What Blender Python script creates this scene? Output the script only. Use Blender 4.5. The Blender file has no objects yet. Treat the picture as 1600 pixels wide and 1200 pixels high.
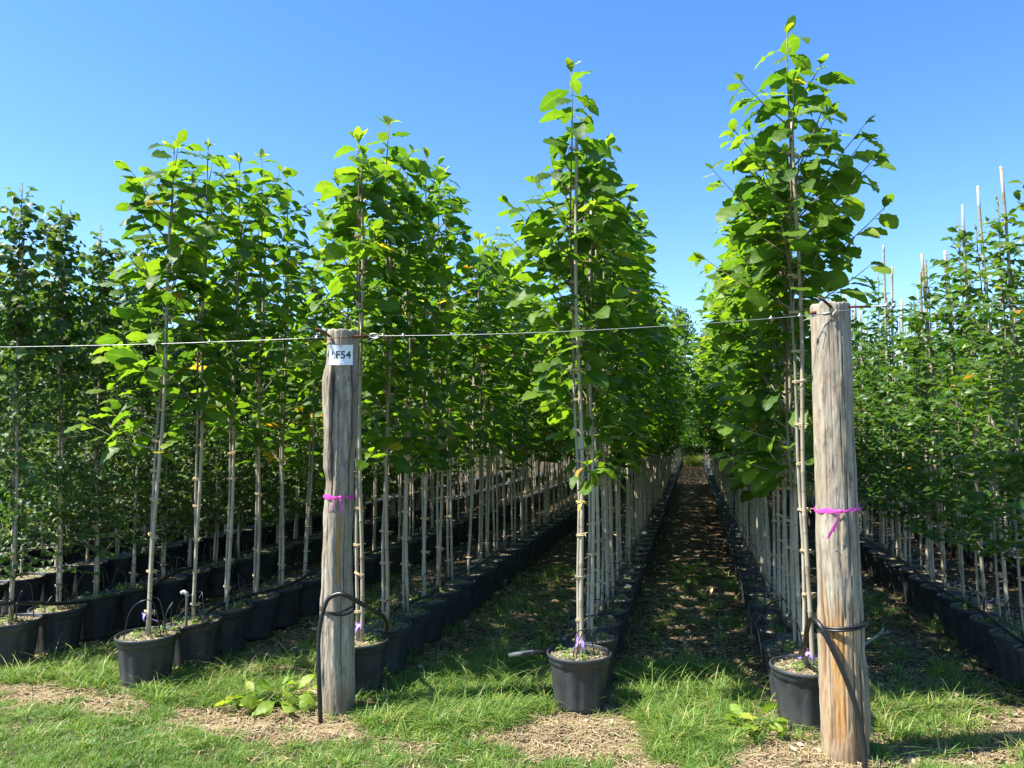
import bpy, math, random
import numpy as np
from mathutils import Vector, Matrix, Euler

rng = np.random.default_rng(11)
random.seed(11)
PI = math.pi
R_ = math.radians
sc = bpy.context.scene
C = sc.collection

# ------------------------------------------------------------------ camera, sky, sun, exposure
cam_d = bpy.data.cameras.new('camera')
cam = bpy.data.objects.new('camera', cam_d)
C.objects.link(cam)
cam.location = (0, 0, 1.66)
cam.rotation_euler = (R_(90 + 3.58), 0, R_(13.24))
cam_d.sensor_width = 36
cam_d.lens = 27.0
cam_d.clip_end = 3000
cam_d.clip_start = 0.05
sc.camera = cam

SUN_EL = R_(54)
yaw = R_(13.24)
phi = R_(80)                                    # sun stands left of the viewer
back = Vector((math.sin(yaw), -math.cos(yaw), 0))
left = Vector((-math.cos(yaw), -math.sin(yaw), 0))
sh = back * math.cos(phi) + left * math.sin(phi)
SUN = Vector((sh.x * math.cos(SUN_EL), sh.y * math.cos(SUN_EL), math.sin(SUN_EL)))
ld = bpy.data.lights.new('sun', 'SUN')
ld.energy = 5.0
ld.angle = R_(0.53)
ld.color = (1.0, 0.955, 0.88)
lo = bpy.data.objects.new('sun', ld)
C.objects.link(lo)
lo.rotation_euler = SUN.to_track_quat('Z', 'Y').to_euler()
lo.location = (-10, 0, 20)

world = bpy.data.worlds.new('World')
sc.world = world
world.use_nodes = True
wn = world.node_tree
wn.nodes.clear()
sky = wn.nodes.new('ShaderNodeTexSky')
sky.sky_type = 'NISHITA'
sky.sun_disc = False
sky.sun_elevation = SUN_EL
sky.sun_rotation = math.atan2(sh.x, sh.y) % (2 * PI)
sky.altitude = 0
sky.air_density = 1.0
sky.dust_density = 0.3
sky.ozone_density = 3.2
hsv = wn.nodes.new('ShaderNodeHueSaturation')
hsv.inputs['Saturation'].default_value = 1.25
hsv.inputs['Hue'].default_value = 0.505
bg = wn.nodes.new('ShaderNodeBackground')
bg.inputs['Strength'].default_value = 0.108
wo = wn.nodes.new('ShaderNodeOutputWorld')
wn.links.new(sky.outputs[0], hsv.inputs['Color'])
wn.links.new(hsv.outputs[0], bg.inputs['Color'])
wn.links.new(bg.outputs[0], wo.inputs['Surface'])

sc.view_settings.view_transform = 'Standard'
sc.view_settings.look = 'None'
sc.view_settings.exposure = 1.45
sc.view_settings.gamma = 1
sc.view_settings.use_curve_mapping = False
try:
    sc.cycles.max_bounces = 8
    sc.cycles.transmission_bounces = 4
    sc.cycles.use_denoising = True
except Exception:
    pass

# ------------------------------------------------------------------ noise and mesh helpers
def _hash(ix, iy, seed):
    h = (ix.astype(np.int64) * 374761393 + iy.astype(np.int64) * 668265263 + seed * 974634777) & 0x7fffffff
    h = ((h ^ (h >> 13)) * 1274126177) & 0x7fffffff
    return ((h ^ (h >> 16)) & 0xffff) / 65535.0

def vnoise(x, y, seed=0):
    x = np.asarray(x, float); y = np.asarray(y, float)
    ix = np.floor(x); iy = np.floor(y)
    fx = x - ix; fy = y - iy
    fx = fx * fx * (3 - 2 * fx); fy = fy * fy * (3 - 2 * fy)
    a = _hash(ix, iy, seed); b = _hash(ix + 1, iy, seed)
    c = _hash(ix, iy + 1, seed); d = _hash(ix + 1, iy + 1, seed)
    return (a * (1 - fx) + b * fx) * (1 - fy) + (c * (1 - fx) + d * fx) * fy

def fbm(x, y, seed=0, oct=4):
    s = 0; a = .5; t = 0
    for i in range(oct):
        s = s + a * vnoise(x * 2 ** i, y * 2 ** i, seed + i * 7); t += a; a *= .5
    return s / t

def sstep(a, b, x):
    t = np.clip((x - a) / (b - a), 0, 1)
    return t * t * (3 - 2 * t)

def new_mesh(name, V, F, mat=None, smooth=True, uv=None, attrs=None):
    """V (n,3); F (m,k) array or list of such arrays (tris and quads)."""
    me = bpy.data.meshes.new(name)
    if not isinstance(F, (list, tuple)):
        F = [F]
    F = [np.asarray(f, np.int32) for f in F if len(f)]
    V = np.asarray(V, np.float32)
    me.vertices.add(len(V))
    me.vertices.foreach_set('co', V.ravel())
    loops = np.concatenate([f.ravel() for f in F])
    counts = np.concatenate([np.full(len(f), f.shape[1], np.int32) for f in F])
    starts = np.concatenate([[0], np.cumsum(counts)[:-1]]).astype(np.int32)
    me.loops.add(len(loops))
    me.loops.foreach_set('vertex_index', loops)
    me.polygons.add(len(counts))
    me.polygons.foreach_set('loop_start', starts)
    try:
        me.polygons.foreach_set('loop_total', counts)
    except Exception:
        pass
    if uv is not None:
        l = me.uv_layers.new(name='UVMap')
        l.data.foreach_set('uv', np.asarray(uv, np.float32)[loops].ravel())
    if attrs:
        for k, a in attrs.items():
            at = me.attributes.new(k, 'FLOAT', 'POINT')
            at.data.foreach_set('value', np.asarray(a, np.float32))
    me.update(calc_edges=True)
    if smooth:
        me.polygons.foreach_set('use_smooth', np.ones(len(counts), bool))
    if mat:
        me.materials.append(mat)
    return me

def link(name, me, parent=None, loc=None, rot=None):
    o = bpy.data.objects.new(name, me)
    C.objects.link(o)
    if parent:
        o.parent = parent
    if loc is not None:
        o.location = loc
    if rot is not None:
        o.rotation_euler = rot
    return o

def tag(o, label=None, cat=None, group=None, kind=None):
    if label: o['label'] = label
    if cat: o['category'] = cat
    if group: o['group'] = group
    if kind: o['kind'] = kind
    return o

def thing(name, label, cat, loc=(0, 0, 0), rz=0, group=None):
    o = link(name, None, None, loc, (0, 0, rz))
    o.empty_display_size = .1
    return tag(o, label, cat, group)

class MB:
    """collects shapes into one mesh"""
    def __init__(s):
        s.V = []; s.Q = []; s.T = []; s.n = 0; s.UV = []; s.A = []
    def add(s, V, Q=None, T=None, uv=None, a=None):
        V = np.asarray(V, float)
        if Q is not None and len(Q): s.Q.append(np.asarray(Q) + s.n)
        if T is not None and len(T): s.T.append(np.asarray(T) + s.n)
        s.V.append(V); s.n += len(V)
        s.UV.append(np.zeros((len(V), 2)) if uv is None else np.asarray(uv))
        if a is None: a = 0.0
        s.A.append(np.broadcast_to(np.asarray(a, float), (len(V),)).copy())
        return s
    def tube(s, pts, rad, n=6, a=None, cap=True):
        pts = np.asarray(pts, float); k = len(pts)
        rad = np.broadcast_to(np.asarray(rad, float), (k,))
        tan = np.gradient(pts, axis=0)
        tan /= np.linalg.norm(tan, axis=1)[:, None] + 1e-12
        ref = np.array([0, 0, 1.0]) if abs(tan[0][2]) < .9 else np.array([1.0, 0, 0])
        u = np.cross(tan[0], ref); u /= np.linalg.norm(u)
        V = []
        th = np.arange(n) / n * 2 * PI
        for i in range(k):
            u = u - tan[i] * (u @ tan[i]); u /= np.linalg.norm(u) + 1e-12
            w = np.cross(tan[i], u)
            V.append(pts[i] + rad[i] * (np.cos(th)[:, None] * u + np.sin(th)[:, None] * w))
        V = np.concatenate(V)
        Q = []
        for i in range(k - 1):
            for j in range(n):
                Q.append((i * n + j, i * n + (j + 1) % n, (i + 1) * n + (j + 1) % n, (i + 1) * n + j))
        T = []
        if cap:
            V = np.concatenate([V, pts[:1], pts[-1:]])
            c0 = k * n; c1 = c0 + 1
            for j in range(n):
                T.append((c0, (j + 1) % n, j)); T.append((c1, (k - 1) * n + j, (k - 1) * n + (j + 1) % n))
        return s.add(V, Q, T, a=a)
    def mesh(s, name, mat=None, smooth=True):
        F = []
        if s.Q: F.append(np.concatenate(s.Q))
        if s.T: F.append(np.concatenate(s.T))
        return new_mesh(name, np.concatenate(s.V), F, mat, smooth, np.concatenate(s.UV), {'tint': np.concatenate(s.A)})

def lathe(prof, n=32, mod=None):
    """prof list of (r,z); mod(theta, r, z)->r"""
    V = []; Q = []
    th = np.arange(n) / n * 2 * PI
    for r, z in prof:
        rr = np.full(n, r, float)
        if mod is not None: rr = mod(th, rr, z)
        V.append(np.stack([rr * np.cos(th), rr * np.sin(th), np.full(n, z)], 1))
    for i in range(len(prof) - 1):
        for j in range(n):
            Q.append((i * n + j, i * n + (j + 1) % n, (i + 1) * n + (j + 1) % n, (i + 1) * n + j))
    return np.concatenate(V), np.array(Q)

# ------------------------------------------------------------------ materials
class NT:
    def __init__(s, name):
        s.m = bpy.data.materials.new(name); s.m.use_nodes = True
        s.t = s.m.node_tree; s.t.nodes.clear()
        s.out = s.t.nodes.new('ShaderNodeOutputMaterial')
    def n(s, typ, **kw):
        nd = s.t.nodes.new(typ)
        for k, v in kw.items():
            if k.startswith('_'): nd.inputs[int(k[1:])].default_value = v
            elif k in nd.inputs: nd.inputs[k].default_value = v
            else: setattr(nd, k, v)
        return nd
    def l(s, a, b): s.t.links.new(a, b)
    def math(s, op, a, b=None, clamp=False):
        nd = s.t.nodes.new('ShaderNodeMath'); nd.operation = op; nd.use_clamp = clamp
        for i, v in enumerate((a, b)):
            if v is None: continue
            if isinstance(v, (int, float)): nd.inputs[i].default_value = v
            else: s.l(v, nd.inputs[i])
        return nd.outputs[0]
    def ramp(s, fac, stops, interp='LINEAR'):
        nd = s.t.nodes.new('ShaderNodeValToRGB'); cr = nd.color_ramp; cr.interpolation = interp
        while len(cr.elements) < len(stops): cr.elements.new(.5)
        for e, (p, c) in zip(cr.elements, stops):
            e.position = p; e.color = (*c, 1) if len(c) == 3 else c
        s.l(fac, nd.inputs[0]); return nd.outputs[0]
    def mix(s, fac, a, b, mode='MIX'):
        nd = s.t.nodes.new('ShaderNodeMixRGB'); nd.blend_type = mode
        for i, v in enumerate((fac, a, b)):
            if isinstance(v, (int, float)): nd.inputs[i].default_value = v
            elif isinstance(v, tuple): nd.inputs[i].default_value = (*v, 1)
            else: s.l(v, nd.inputs[i])
        return nd.outputs[0]
    def noise(s, scale, detail=4, vec=None, rough=.55, dim='3D'):
        nd = s.t.nodes.new('ShaderNodeTexNoise')
        nd.inputs['Scale'].default_value = scale; nd.inputs['Detail'].default_value = detail
        nd.inputs['Roughness'].default_value = rough
        if vec is not None: s.l(vec, nd.inputs['Vector'])
        return nd.outputs['Fac']
    def coord(s, kind='Object', scale=None):
        tc = s.t.nodes.new('ShaderNodeTexCoord'); v = tc.outputs[kind]
        if scale is not None:
            mp = s.t.nodes.new('ShaderNodeMapping'); mp.inputs['Scale'].default_value = scale
            s.l(v, mp.inputs['Vector']); v = mp.outputs[0]
        return v
    def bump(s, h, strength=.3, dist=.01):
        nd = s.t.nodes.new('ShaderNodeBump'); nd.inputs['Strength'].default_value = strength
        nd.inputs['Distance'].default_value = dist
        s.l(h, nd.inputs['Height']); return nd.outputs[0]
    def bsdf(s, col, rough=.6, nrm=None, spec=.5, metal=0):
        b = s.t.nodes.new('ShaderNodeBsdfPrincipled')
        if isinstance(col, tuple): b.inputs['Base Color'].default_value = (*col, 1)
        else: s.l(col, b.inputs['Base Color'])
        if isinstance(rough, (int, float)): b.inputs['Roughness'].default_value = rough
        else: s.l(rough, b.inputs['Roughness'])
        b.inputs['Specular IOR Level'].default_value = spec
        b.inputs['Metallic'].default_value = metal
        if nrm is not None: s.l(nrm, b.inputs['Normal'])
        return b.outputs[0]
    def done(s, sh): s.l(sh, s.out.inputs['Surface']); return s.m

def simple(name, col, rough=.6, spec=.5, metal=0, nscale=None, namt=.25, bump=0):
    t = NT(name)
    c = col; nm = None
    if nscale:
        f = t.noise(nscale, 5, t.coord())
        c = t.mix(1.0, t.mix(0, col, col), t.ramp(f, [(0.25, (1 - namt,) * 3), (.75, (1 + namt,) * 3)]), 'MULTIPLY')
        if bump: nm = t.bump(f, bump, .004)
    return t.done(t.bsdf(c, rough, nm, spec, metal))

def leaf_mat(name, stops, trans=.42, rough=.42, vein=True, under=(.10, .17, .055), tgain=1.9):
    t = NT(name)
    at = t.n('ShaderNodeAttribute', attribute_name='tint').outputs['Fac']
    oi = t.n('ShaderNodeObjectInfo')
    sep = t.n('ShaderNodeSeparateColor'); t.l(oi.outputs['Color'], sep.inputs[0])
    objt = t.math('MULTIPLY', t.math('SUBTRACT', 1.0, sep.outputs[0]), 2.0)
    tint = t.math('ADD', at, objt)
    nz = t.noise(3.0, 2, t.coord('Object'))
    tint = t.math('ADD', t.math('MULTIPLY', tint, .5), t.math('MULTIPLY', t.math('SUBTRACT', nz, .5), .16), clamp=True)
    col = t.ramp(tint, stops)
    nrm = None
    if vein:
        uv = t.coord('UV'); su = t.n('ShaderNodeSeparateXYZ'); t.l(uv, su.inputs[0])
        au = t.math('ABSOLUTE', t.math('SUBTRACT', su.outputs[0], .5))
        ch = t.math('SUBTRACT', t.math('MULTIPLY', su.outputs[1], 52.0), t.math('MULTIPLY', au, 46.0))
        sn = t.math('POWER', t.math('ABSOLUTE', t.math('SINE', ch)), .35)
        rib = t.math('LESS_THAN', au, .022)
        rib = t.math('MULTIPLY', rib, t.math('GREATER_THAN', su.outputs[1], .002))
        vn = t.math('MAXIMUM', t.math('MULTIPLY', t.math('SUBTRACT', 1.0, sn), .45), rib)
        vn = t.math('MULTIPLY', vn, t.math('GREATER_THAN', su.outputs[1], .002))
        col = t.mix(t.math('MULTIPLY', vn, .35), col, (.22, .32, .07))
        nrm = t.bump(sn, .35, .003)
    geo = t.n('ShaderNodeNewGeometry')
    cfront = col
    cback = t.mix(.55, col, under)
    c2 = t.mix(geo.outputs['Backfacing'], cfront, cback)
    rg = t.math('ADD', rough, t.math('MULTIPLY', geo.outputs['Backfacing'], .3))
    b = t.bsdf(c2, rg, nrm, .45)
    tr = t.n('ShaderNodeBsdfTranslucent')
    t.l(t.mix(1.0, col, (tgain, tgain * .98, tgain * .35), 'MULTIPLY'), tr.inputs['Color'])
    mx = t.n('ShaderNodeMixShader', _0=trans)
    t.l(b, mx.inputs[1]); t.l(tr.outputs[0], mx.inputs[2])
    return t.done(mx.outputs[0])

M = {}
M['leaf'] = leaf_mat('broad_leaf', [(0, (.024, .062, .008)), (.18, (.045, .115, .010)), (.40, (.118, .208, .015)),
                                    (.60, (.25, .32, .022)), (.80, (.40, .34, .035)), (1, (.40, .17, .03))], trans=.47, tgain=2.4)
M['leaf_small'] = leaf_mat('small_leaf', [(0, (.020, .060, .010)), (.2, (.045, .115, .014)), (.42, (.115, .20, .022)),
                                          (.75, (.22, .26, .03)), (1, (.36, .17, .04))], trans=.40, vein=False, tgain=2.0)
M['leaf_dark'] = leaf_mat('dark_leaf', [(0, (.024, .060, .014)), (.2, (.055, .118, .022)), (.45, (.13, .20, .035)),
                                        (.75, (.18, .22, .03)), (1, (.30, .10, .08))], trans=.36, vein=False, rough=.5, tgain=2.0)
M['weed'] = leaf_mat('weed_leaf', [(0, (.06, .14, .02)), (.4, (.19, .31, .03)), (.7, (.38, .40, .05)), (1, (.48, .38, .08))], trans=.4)
M['grass'] = leaf_mat('grass_blade', [(0, (.050, .130, .018)), (.25, (.155, .28, .045)), (.5, (.31, .41, .085)),
                                      (.8, (.38, .36, .14)), (1, (.50, .40, .22))], trans=.38, vein=False, rough=.5, under=(.15, .24, .05), tgain=1.5)

def mk_bark():
    t = NT('young_bark')
    v = t.coord('Object', (40, 40, 9))
    f = t.noise(1.0, 5, v)
    f2 = t.noise(3.0, 3, t.coord('Object'))
    c = t.ramp(f, [(.3, (.20, .175, .13)), (.55, (.34, .315, .25)), (.75, (.47, .45, .38))])
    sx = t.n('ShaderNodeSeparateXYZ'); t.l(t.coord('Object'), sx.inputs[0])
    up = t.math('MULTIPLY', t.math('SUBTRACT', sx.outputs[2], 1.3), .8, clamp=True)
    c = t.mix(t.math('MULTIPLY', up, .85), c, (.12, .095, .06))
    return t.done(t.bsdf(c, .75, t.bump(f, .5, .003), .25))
M['bark'] = mk_bark()

def mk_cane():
    t = NT('bamboo')
    v = t.coord('Object', (60, 60, 6))
    f = t.noise(1.0, 4, v)
    oi = t.n('ShaderNodeObjectInfo')
    g = t.noise(2.2, 3, t.coord('Object'))
    c = t.ramp(f, [(.3, (.30, .265, .19)), (.6, (.46, .425, .33)), (.8, (.58, .55, .46))])
    c = t.mix(t.ramp(g, [(.45, (0, 0, 0)), (.7, (.55, .55, .55))]), c, (.26, .26, .20))
    c = t.mix(t.math('MULTIPLY', oi.outputs['Random'], .6), c, (.27, .195, .115))
    sx = t.n('ShaderNodeSeparateXYZ'); t.l(t.coord('Object'), sx.inputs[0])
    pat = t.noise(1.0, 3, t.coord('Object', (3, 3, 2.6)))
    c = t.mix(t.ramp(pat, [(.50, (0, 0, 0)), (.66, (.55, .55, .55))]), c, (.20, .17, .11))
    w = t.math('FRACT', t.math('DIVIDE', sx.outputs[2], .24))
    node = t.math('LESS_THAN', t.math('ABSOLUTE', t.math('SUBTRACT', w, .5)), .022)
    c = t.mix(t.math('MULTIPLY', node, .5), c, (.12, .10, .07))
    return t.done(t.bsdf(c, .5, t.bump(f, .25, .002), .4))
M['cane'] = mk_cane()

def mk_pot():
    t = NT('black_plastic')
    f = t.noise(7, 6, t.coord('Object')); f2 = t.noise(60, 3, t.coord('Object', (1, 1, .15)))
    c = t.ramp(f, [(.3, (.022, .025, .028)), (.6, (.040, .044, .048)), (.8, (.080, .082, .080))])
    sx = t.n('ShaderNodeSeparateXYZ'); t.l(t.coord('Object'), sx.inputs[0])
    dust = t.math('MULTIPLY', t.math('SUBTRACT', .12, sx.outputs[2]), 6.0, clamp=True)
    dust = t.math('MULTIPLY', dust, f)
    c = t.mix(t.math('MULTIPLY', dust, .25), c, (.19, .15, .10))
    c = t.mix(t.math('MULTIPLY', t.ramp(f2, [(.6, (0, 0, 0)), (.75, (1, 1, 1))]), .25), c, (.16, .16, .15))
    rg = t.ramp(f, [(.3, (.38,) * 3), (.7, (.6,) * 3)])
    return t.done(t.bsdf(c, rg, t.bump(f2, .06, .002), .4))
M['pot'] = mk_pot()

def mk_soil():
    t = NT('potting_mulch')
    v = t.n('ShaderNodeTexVoronoi', Scale=75.0); t.l(t.coord('Object'), v.inputs['Vector'])
    f = t.noise(24, 5, t.coord('Object'))
    hs = t.n('ShaderNodeSeparateColor'); t.l(v.outputs['Color'], hs.inputs[0])
    c = t.ramp(hs.outputs[0], [(0, (.05, .035, .022)), (.4, (.15, .105, .065)), (.7, (.30, .24, .16)), (1, (.42, .38, .30))])
    c = t.mix(t.ramp(f, [(.45, (0, 0, 0)), (.62, (1, 1, 1))]), c, (.13, .15, .06))
    return t.done(t.bsdf(c, .95, t.bump(t.math('ADD', v.outputs['Distance'], f), .9, .008), .1))
M['soil'] = mk_soil()
M['chip'] = leaf_mat('dry_litter', [(0, (.07, .045, .022)), (.35, (.20, .145, .075)), (.7, (.42, .335, .19)), (1, (.58, .50, .32))],
                     trans=.1, vein=False, rough=.8, under=(.25, .18, .1), tgain=1.0)
M['tie'] = simple('twine', (.56, .43, .25), .9, .1)
M['yellow'] = simple('yellow_tape', (.75, .66, .10), .5)
M['hose'] = simple('black_hose', (.012, .012, .013), .42, .5, nscale=30, namt=.4)
M['greypipe'] = simple('grey_pipe', (.13, .135, .14), .5, .4, nscale=20)
M['wire'] = simple('galvanised_wire', (.36, .37, .37), .45, .5, .8)
M['rust'] = simple('rust', (.16, .055, .025), .85, .3, .2, nscale=40, namt=.5, bump=.5)
M['purple'] = simple('purple_tape', (.36, .22, .62), .45)

def mk_ribbon():
    t = NT('pink_tape')
    b = t.bsdf((.74, .10, .52), .38, t.bump(t.noise(70, 3, t.coord()), .25, .003), .5)
    tr = t.n('ShaderNodeBsdfTranslucent'); tr.inputs['Color'].default_value = (.95, .12, .75, 1)
    mx = t.n('ShaderNodeMixShader', _0=.3); t.l(b, mx.inputs[1]); t.l(tr.outputs[0], mx.inputs[2])
    return t.done(mx.outputs[0])
M['pink'] = mk_ribbon()
M['paper'] = simple('laminated_card', (.80, .83, .86), .28, .6, nscale=12, namt=.05)
M['ink'] = simple('printed_ink', (.035, .04, .045), .5)

def mk_wood():
    t = NT('weathered_timber')
    v = t.coord('Object', (22, 22, 3.2))
    f = t.noise(1.0, 8, v, .62)
    fine = t.noise(1.0, 7, t.coord('Object', (120, 120, 7)), .68)
    big = t.noise(1.0, 5, t.coord('Object', (8, 8, 3.5)), .6)
    c = t.ramp(f, [(.25, (.17, .14, .10)), (.42, (.275, .24, .18)), (.58, (.37, .335, .265)), (.75, (.46, .435, .365))])
    c = t.mix(t.ramp(big, [(.46, (0, 0, 0)), (.66, (.6, .6, .6))]), c, (.30, .225, .15))
    dk = t.noise(1.0, 8, t.coord('Object', (26, 26, 8)), .75)
    c = t.mix(t.ramp(dk, [(.52, (0, 0, 0)), (.66, (.8, .8, .8))]), c, (.12, .10, .08))
    c = t.mix(1.0, c, t.ramp(fine, [(.3, (.58, .56, .53)), (.5, (1, 1, 1)), (.7, (1.12, 1.12, 1.12))]), 'MULTIPLY')
    fr = t.n('ShaderNodeAttribute', attribute_name='fresh').outputs['Fac']
    oc = t.ramp(t.noise(1.0, 7, t.coord('Object', (60, 60, 2.0)), .65), [(.3, (.10, .05, .02)), (.48, (.36, .19, .065)), (.72, (.52, .34, .15))])
    c = t.mix(t.math('MULTIPLY', fr, t.ramp(fine, [(.30, (.35,) * 3), (.5, (1, 1, 1))])), c, oc)
    cr = t.n('ShaderNodeAttribute', attribute_name='crack').outputs['Fac']
    c = t.mix(cr, c, (.055, .04, .03))
    sz = t.n('ShaderNodeSeparateXYZ'); t.l(t.coord('Object'), sz.inputs[0])
    dirt = t.math('MULTIPLY', t.math('SUBTRACT', .22, sz.outputs[2]), 4.0, clamp=True)
    c = t.mix(t.math('MULTIPLY', dirt, t.ramp(big, [(.35, (.1,) * 3), (.6, (.8,) * 3)])), c, (.13, .09, .055))
    h = t.math('ADD', f, t.math('MULTIPLY', fine, .8))
    return t.done(t.bsdf(c, .85, t.bump(h, .8, .006), .2))
M['wood'] = mk_wood()

def mk_ground():
    t = NT('soil_and_thatch')
    P = t.coord('Object')
    bare = t.n('ShaderNodeAttribute', attribute_name='bare').outputs['Fac']
    f = t.noise(5, 8, P, .65); g = t.noise(45, 5, P, .6); st = t.noise(1, 6, t.coord('Object', (120, 35, 60)), .7)
    soil = t.ramp(g, [(.3, (.045, .030, .018)), (.5, (.11, .074, .042)), (.7, (.25, .175, .10))])
    straw = t.ramp(st, [(.35, (.15, .105, .06)), (.5, (.36, .275, .165)), (.68, (.56, .46, .30))])
    dry = t.mix(t.ramp(f, [(.38, (0, 0, 0)), (.6, (1, 1, 1))]), soil, straw)
    thatch = t.ramp(g, [(.3, (.03, .036, .014)), (.55, (.09, .085, .035)), (.75, (.26, .20, .11))])
    blot = t.noise(9, 6, P, .7)
    dry = t.mix(1.0, dry, t.ramp(blot, [(.35, (.55, .52, .5)), (.6, (1.15, 1.12, 1.05))]), 'MULTIPLY')
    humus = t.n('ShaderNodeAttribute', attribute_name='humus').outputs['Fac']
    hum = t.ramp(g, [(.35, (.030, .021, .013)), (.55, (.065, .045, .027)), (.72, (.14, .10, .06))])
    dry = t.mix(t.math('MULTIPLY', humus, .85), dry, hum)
    c = t.mix(bare, thatch, dry)
    return t.done(t.bsdf(c, .95, t.bump(t.math('ADD', g, st), .8, .012), .1))
M['ground'] = mk_ground()

# ------------------------------------------------------------------ ground
BARE = [(-4.05, 4.22, .36, .16), (-3.45, 4.10, .22, .14), (-2.42, 4.08, .52, .24), (-.68, 4.30, .60, .28), (.42, 4.15, .50, .34), (1.75, 4.95, .8, .32),
        (-3.0, 4.9, .25, .2), (1.25, 4.55, .30, .18), (-.15, 3.95, .30, .13), (-4.7, 5.0, .5, .45)]
GREEN = [(-3.05, 4.55, .48, .35), (-1.35, 4.95, .55, .85), (-4.15, 4.5, .5, .28), (-.05, 5.1, .42, .8), (1.25, 5.0, .30, .45), (-1.4, 4.35, .5, .3), (0.0, 4.3, .33, .35)]
ROWX = {-1: -6.12, 0: -4.78, 1: -3.52, 2: -2.14, 3: -.70, 4: .61, 5: 2.12, 6: 3.48, 7: 4.84, -2: -7.46, -3: -8.8}

def bare_of(x, y):
    n = fbm(x * 2.3, y * 2.3, 5); n2 = fbm(x * 9, y * 9, 9); n3 = fbm(x * 5, y * 7, 13)
    b = sstep(4.15, 4.9, y + .35 * (n - .5)) * (.82 + .3 * (n2 - .5))
    b = b + .75 * sstep(.53, .68, n3) * sstep(3.75, 4.1, y)
    for cx, cy, rx, ry in GREEN:
        d = ((x - cx) / rx) ** 2 + ((y - cy) / ry) ** 2
        b = b - .85 * (1 - sstep(.3, 1.2, d + 1.2 * (n2 - .5)))
    for cx, cy, rx, ry in BARE:
        d = ((x - cx) / rx) ** 2 + ((y - cy) / ry) ** 2
        b = b + 1.6 * (1 - sstep(.2, 1.8, d + 2.2 * (n - .5) + 1.6 * (n3 - .5)))
    b = b + .9 * sstep(5.2, 6.4, y + .8 * (n - .5))
    return np.clip(b, 0, 1)

def ground_z(x, y):
    near = 1 - sstep(12, 25, np.hypot(x, y))
    z = (fbm(x * 1.7, y * 1.7, 21) - .5) * .045 + (fbm(x * 8, y * 8, 33) - .5) * .02
    return z * near - .01

def axis(lo, hi, step, far, nfar):
    a = np.arange(lo, hi, step)
    g = np.geomspace(1, far, nfar)[1:]
    return np.concatenate([(lo - g)[::-1], a, hi - step + g])
gx = axis(-5.5, 3.6, .035, 900, 26); gy = axis(3.0, 9.0, .035, 1500, 30)
X, Y = np.meshgrid(gx, gy)
Vg = np.stack([X.ravel(), Y.ravel(), ground_z(X.ravel(), Y.ravel())], 1)
nx = len(gx)
ii = (np.arange(len(gy) - 1)[:, None] * nx + np.arange(nx - 1)[None]).ravel()
Qg = np.stack([ii, ii + 1, ii + nx + 1, ii + nx], 1)
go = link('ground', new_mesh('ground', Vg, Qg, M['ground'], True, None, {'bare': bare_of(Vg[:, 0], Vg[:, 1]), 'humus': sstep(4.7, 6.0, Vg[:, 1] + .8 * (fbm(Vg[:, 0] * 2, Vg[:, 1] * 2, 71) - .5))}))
tag(go, 'bare soil and thatch ground under the nursery rows', None, None, 'structure')

# ------------------------------------------------------------------ leaf shapes
def leaf_shape(nl, nw, fold=.35, droop=.35, wave=.06, ph=0., wid=.31, tipp=.9, pet=True, ser=.0):
    """length 1 along +Y, width along X, up +Z"""
    s = np.linspace(0, 1, nl + 1); u = np.linspace(-1, 1, nw + 1)
    V = []; UV = []
    for i, a in enumerate(s):
        w = wid * (math.sin(PI * min(1, a ** 1.12)) ** tipp + (.03 if 0 < i < nl else .0))
        if i == nl: w = .004
        if i == 0: w = .03
        se = 1 + ser * (1 if i % 2 else -1)
        for b in u:
            wob = wave * math.sin(2 * PI * (3.8 if nl > 6 else 2.0) * a + ph + (1.3 if b > 0 else 0)) * abs(b) * math.sin(PI * a)
            x = b * w * se
            curl = -.25 * fold * (abs(b) ** 2) * w
            V.append((x * (1 - .25 * fold), a - droop * .18 * a * a, fold * abs(x) + curl + wob - droop * a * a * .75))
            UV.append((b * .5 + .5, .01 + .98 * a))
    n = nw + 1
    Q = [(i * n + j, i * n + j + 1, (i + 1) * n + j + 1, (i + 1) * n + j) for i in range(nl) for j in range(nw)]
    if pet:
        k = len(V)
        V += [(-.012, -.17, .02), (.012, -.17, .02), (.014, .01, .004), (-.014, .01, .004)]
        UV += [(.5, .01)] * 4
        Q.append((k, k + 1, k + 2, k + 3))
    return np.array(V), np.array(Q), np.array(UV)

LH = []   # full detail
LM = []   # medium
LL = []   # low
for k in range(8):
    r = random.Random(k)
    a = dict(fold=r.uniform(-.30, .40), droop=r.uniform(.15, .70), wave=r.uniform(.03, .06), ph=r.uniform(0, 6), wid=r.uniform(.25, .315), tipp=.80)
    LH.append(leaf_shape(10, 2, ser=.03, **a)); LM.append(leaf_shape(4, 2, **a)); LL.append(leaf_shape(2, 2, pet=False, **a))
SM = [leaf_shape(3, 2, .4, .3 + .1 * k, .05, k, .30, pet=False) for k in range(4)]
SL = [leaf_shape(2, 1, .4, .3 + .1 * k, .05, k, .30, pet=False) for k in range(4)]
RM = [leaf_shape(3, 2, .5, .5 + .15 * k, .05, k, .46, .6, pet=False) for k in range(4)]
HL = [new_mesh('leaf', v, q, M['leaf'], True, uv) for v, q, uv in LH]

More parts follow.
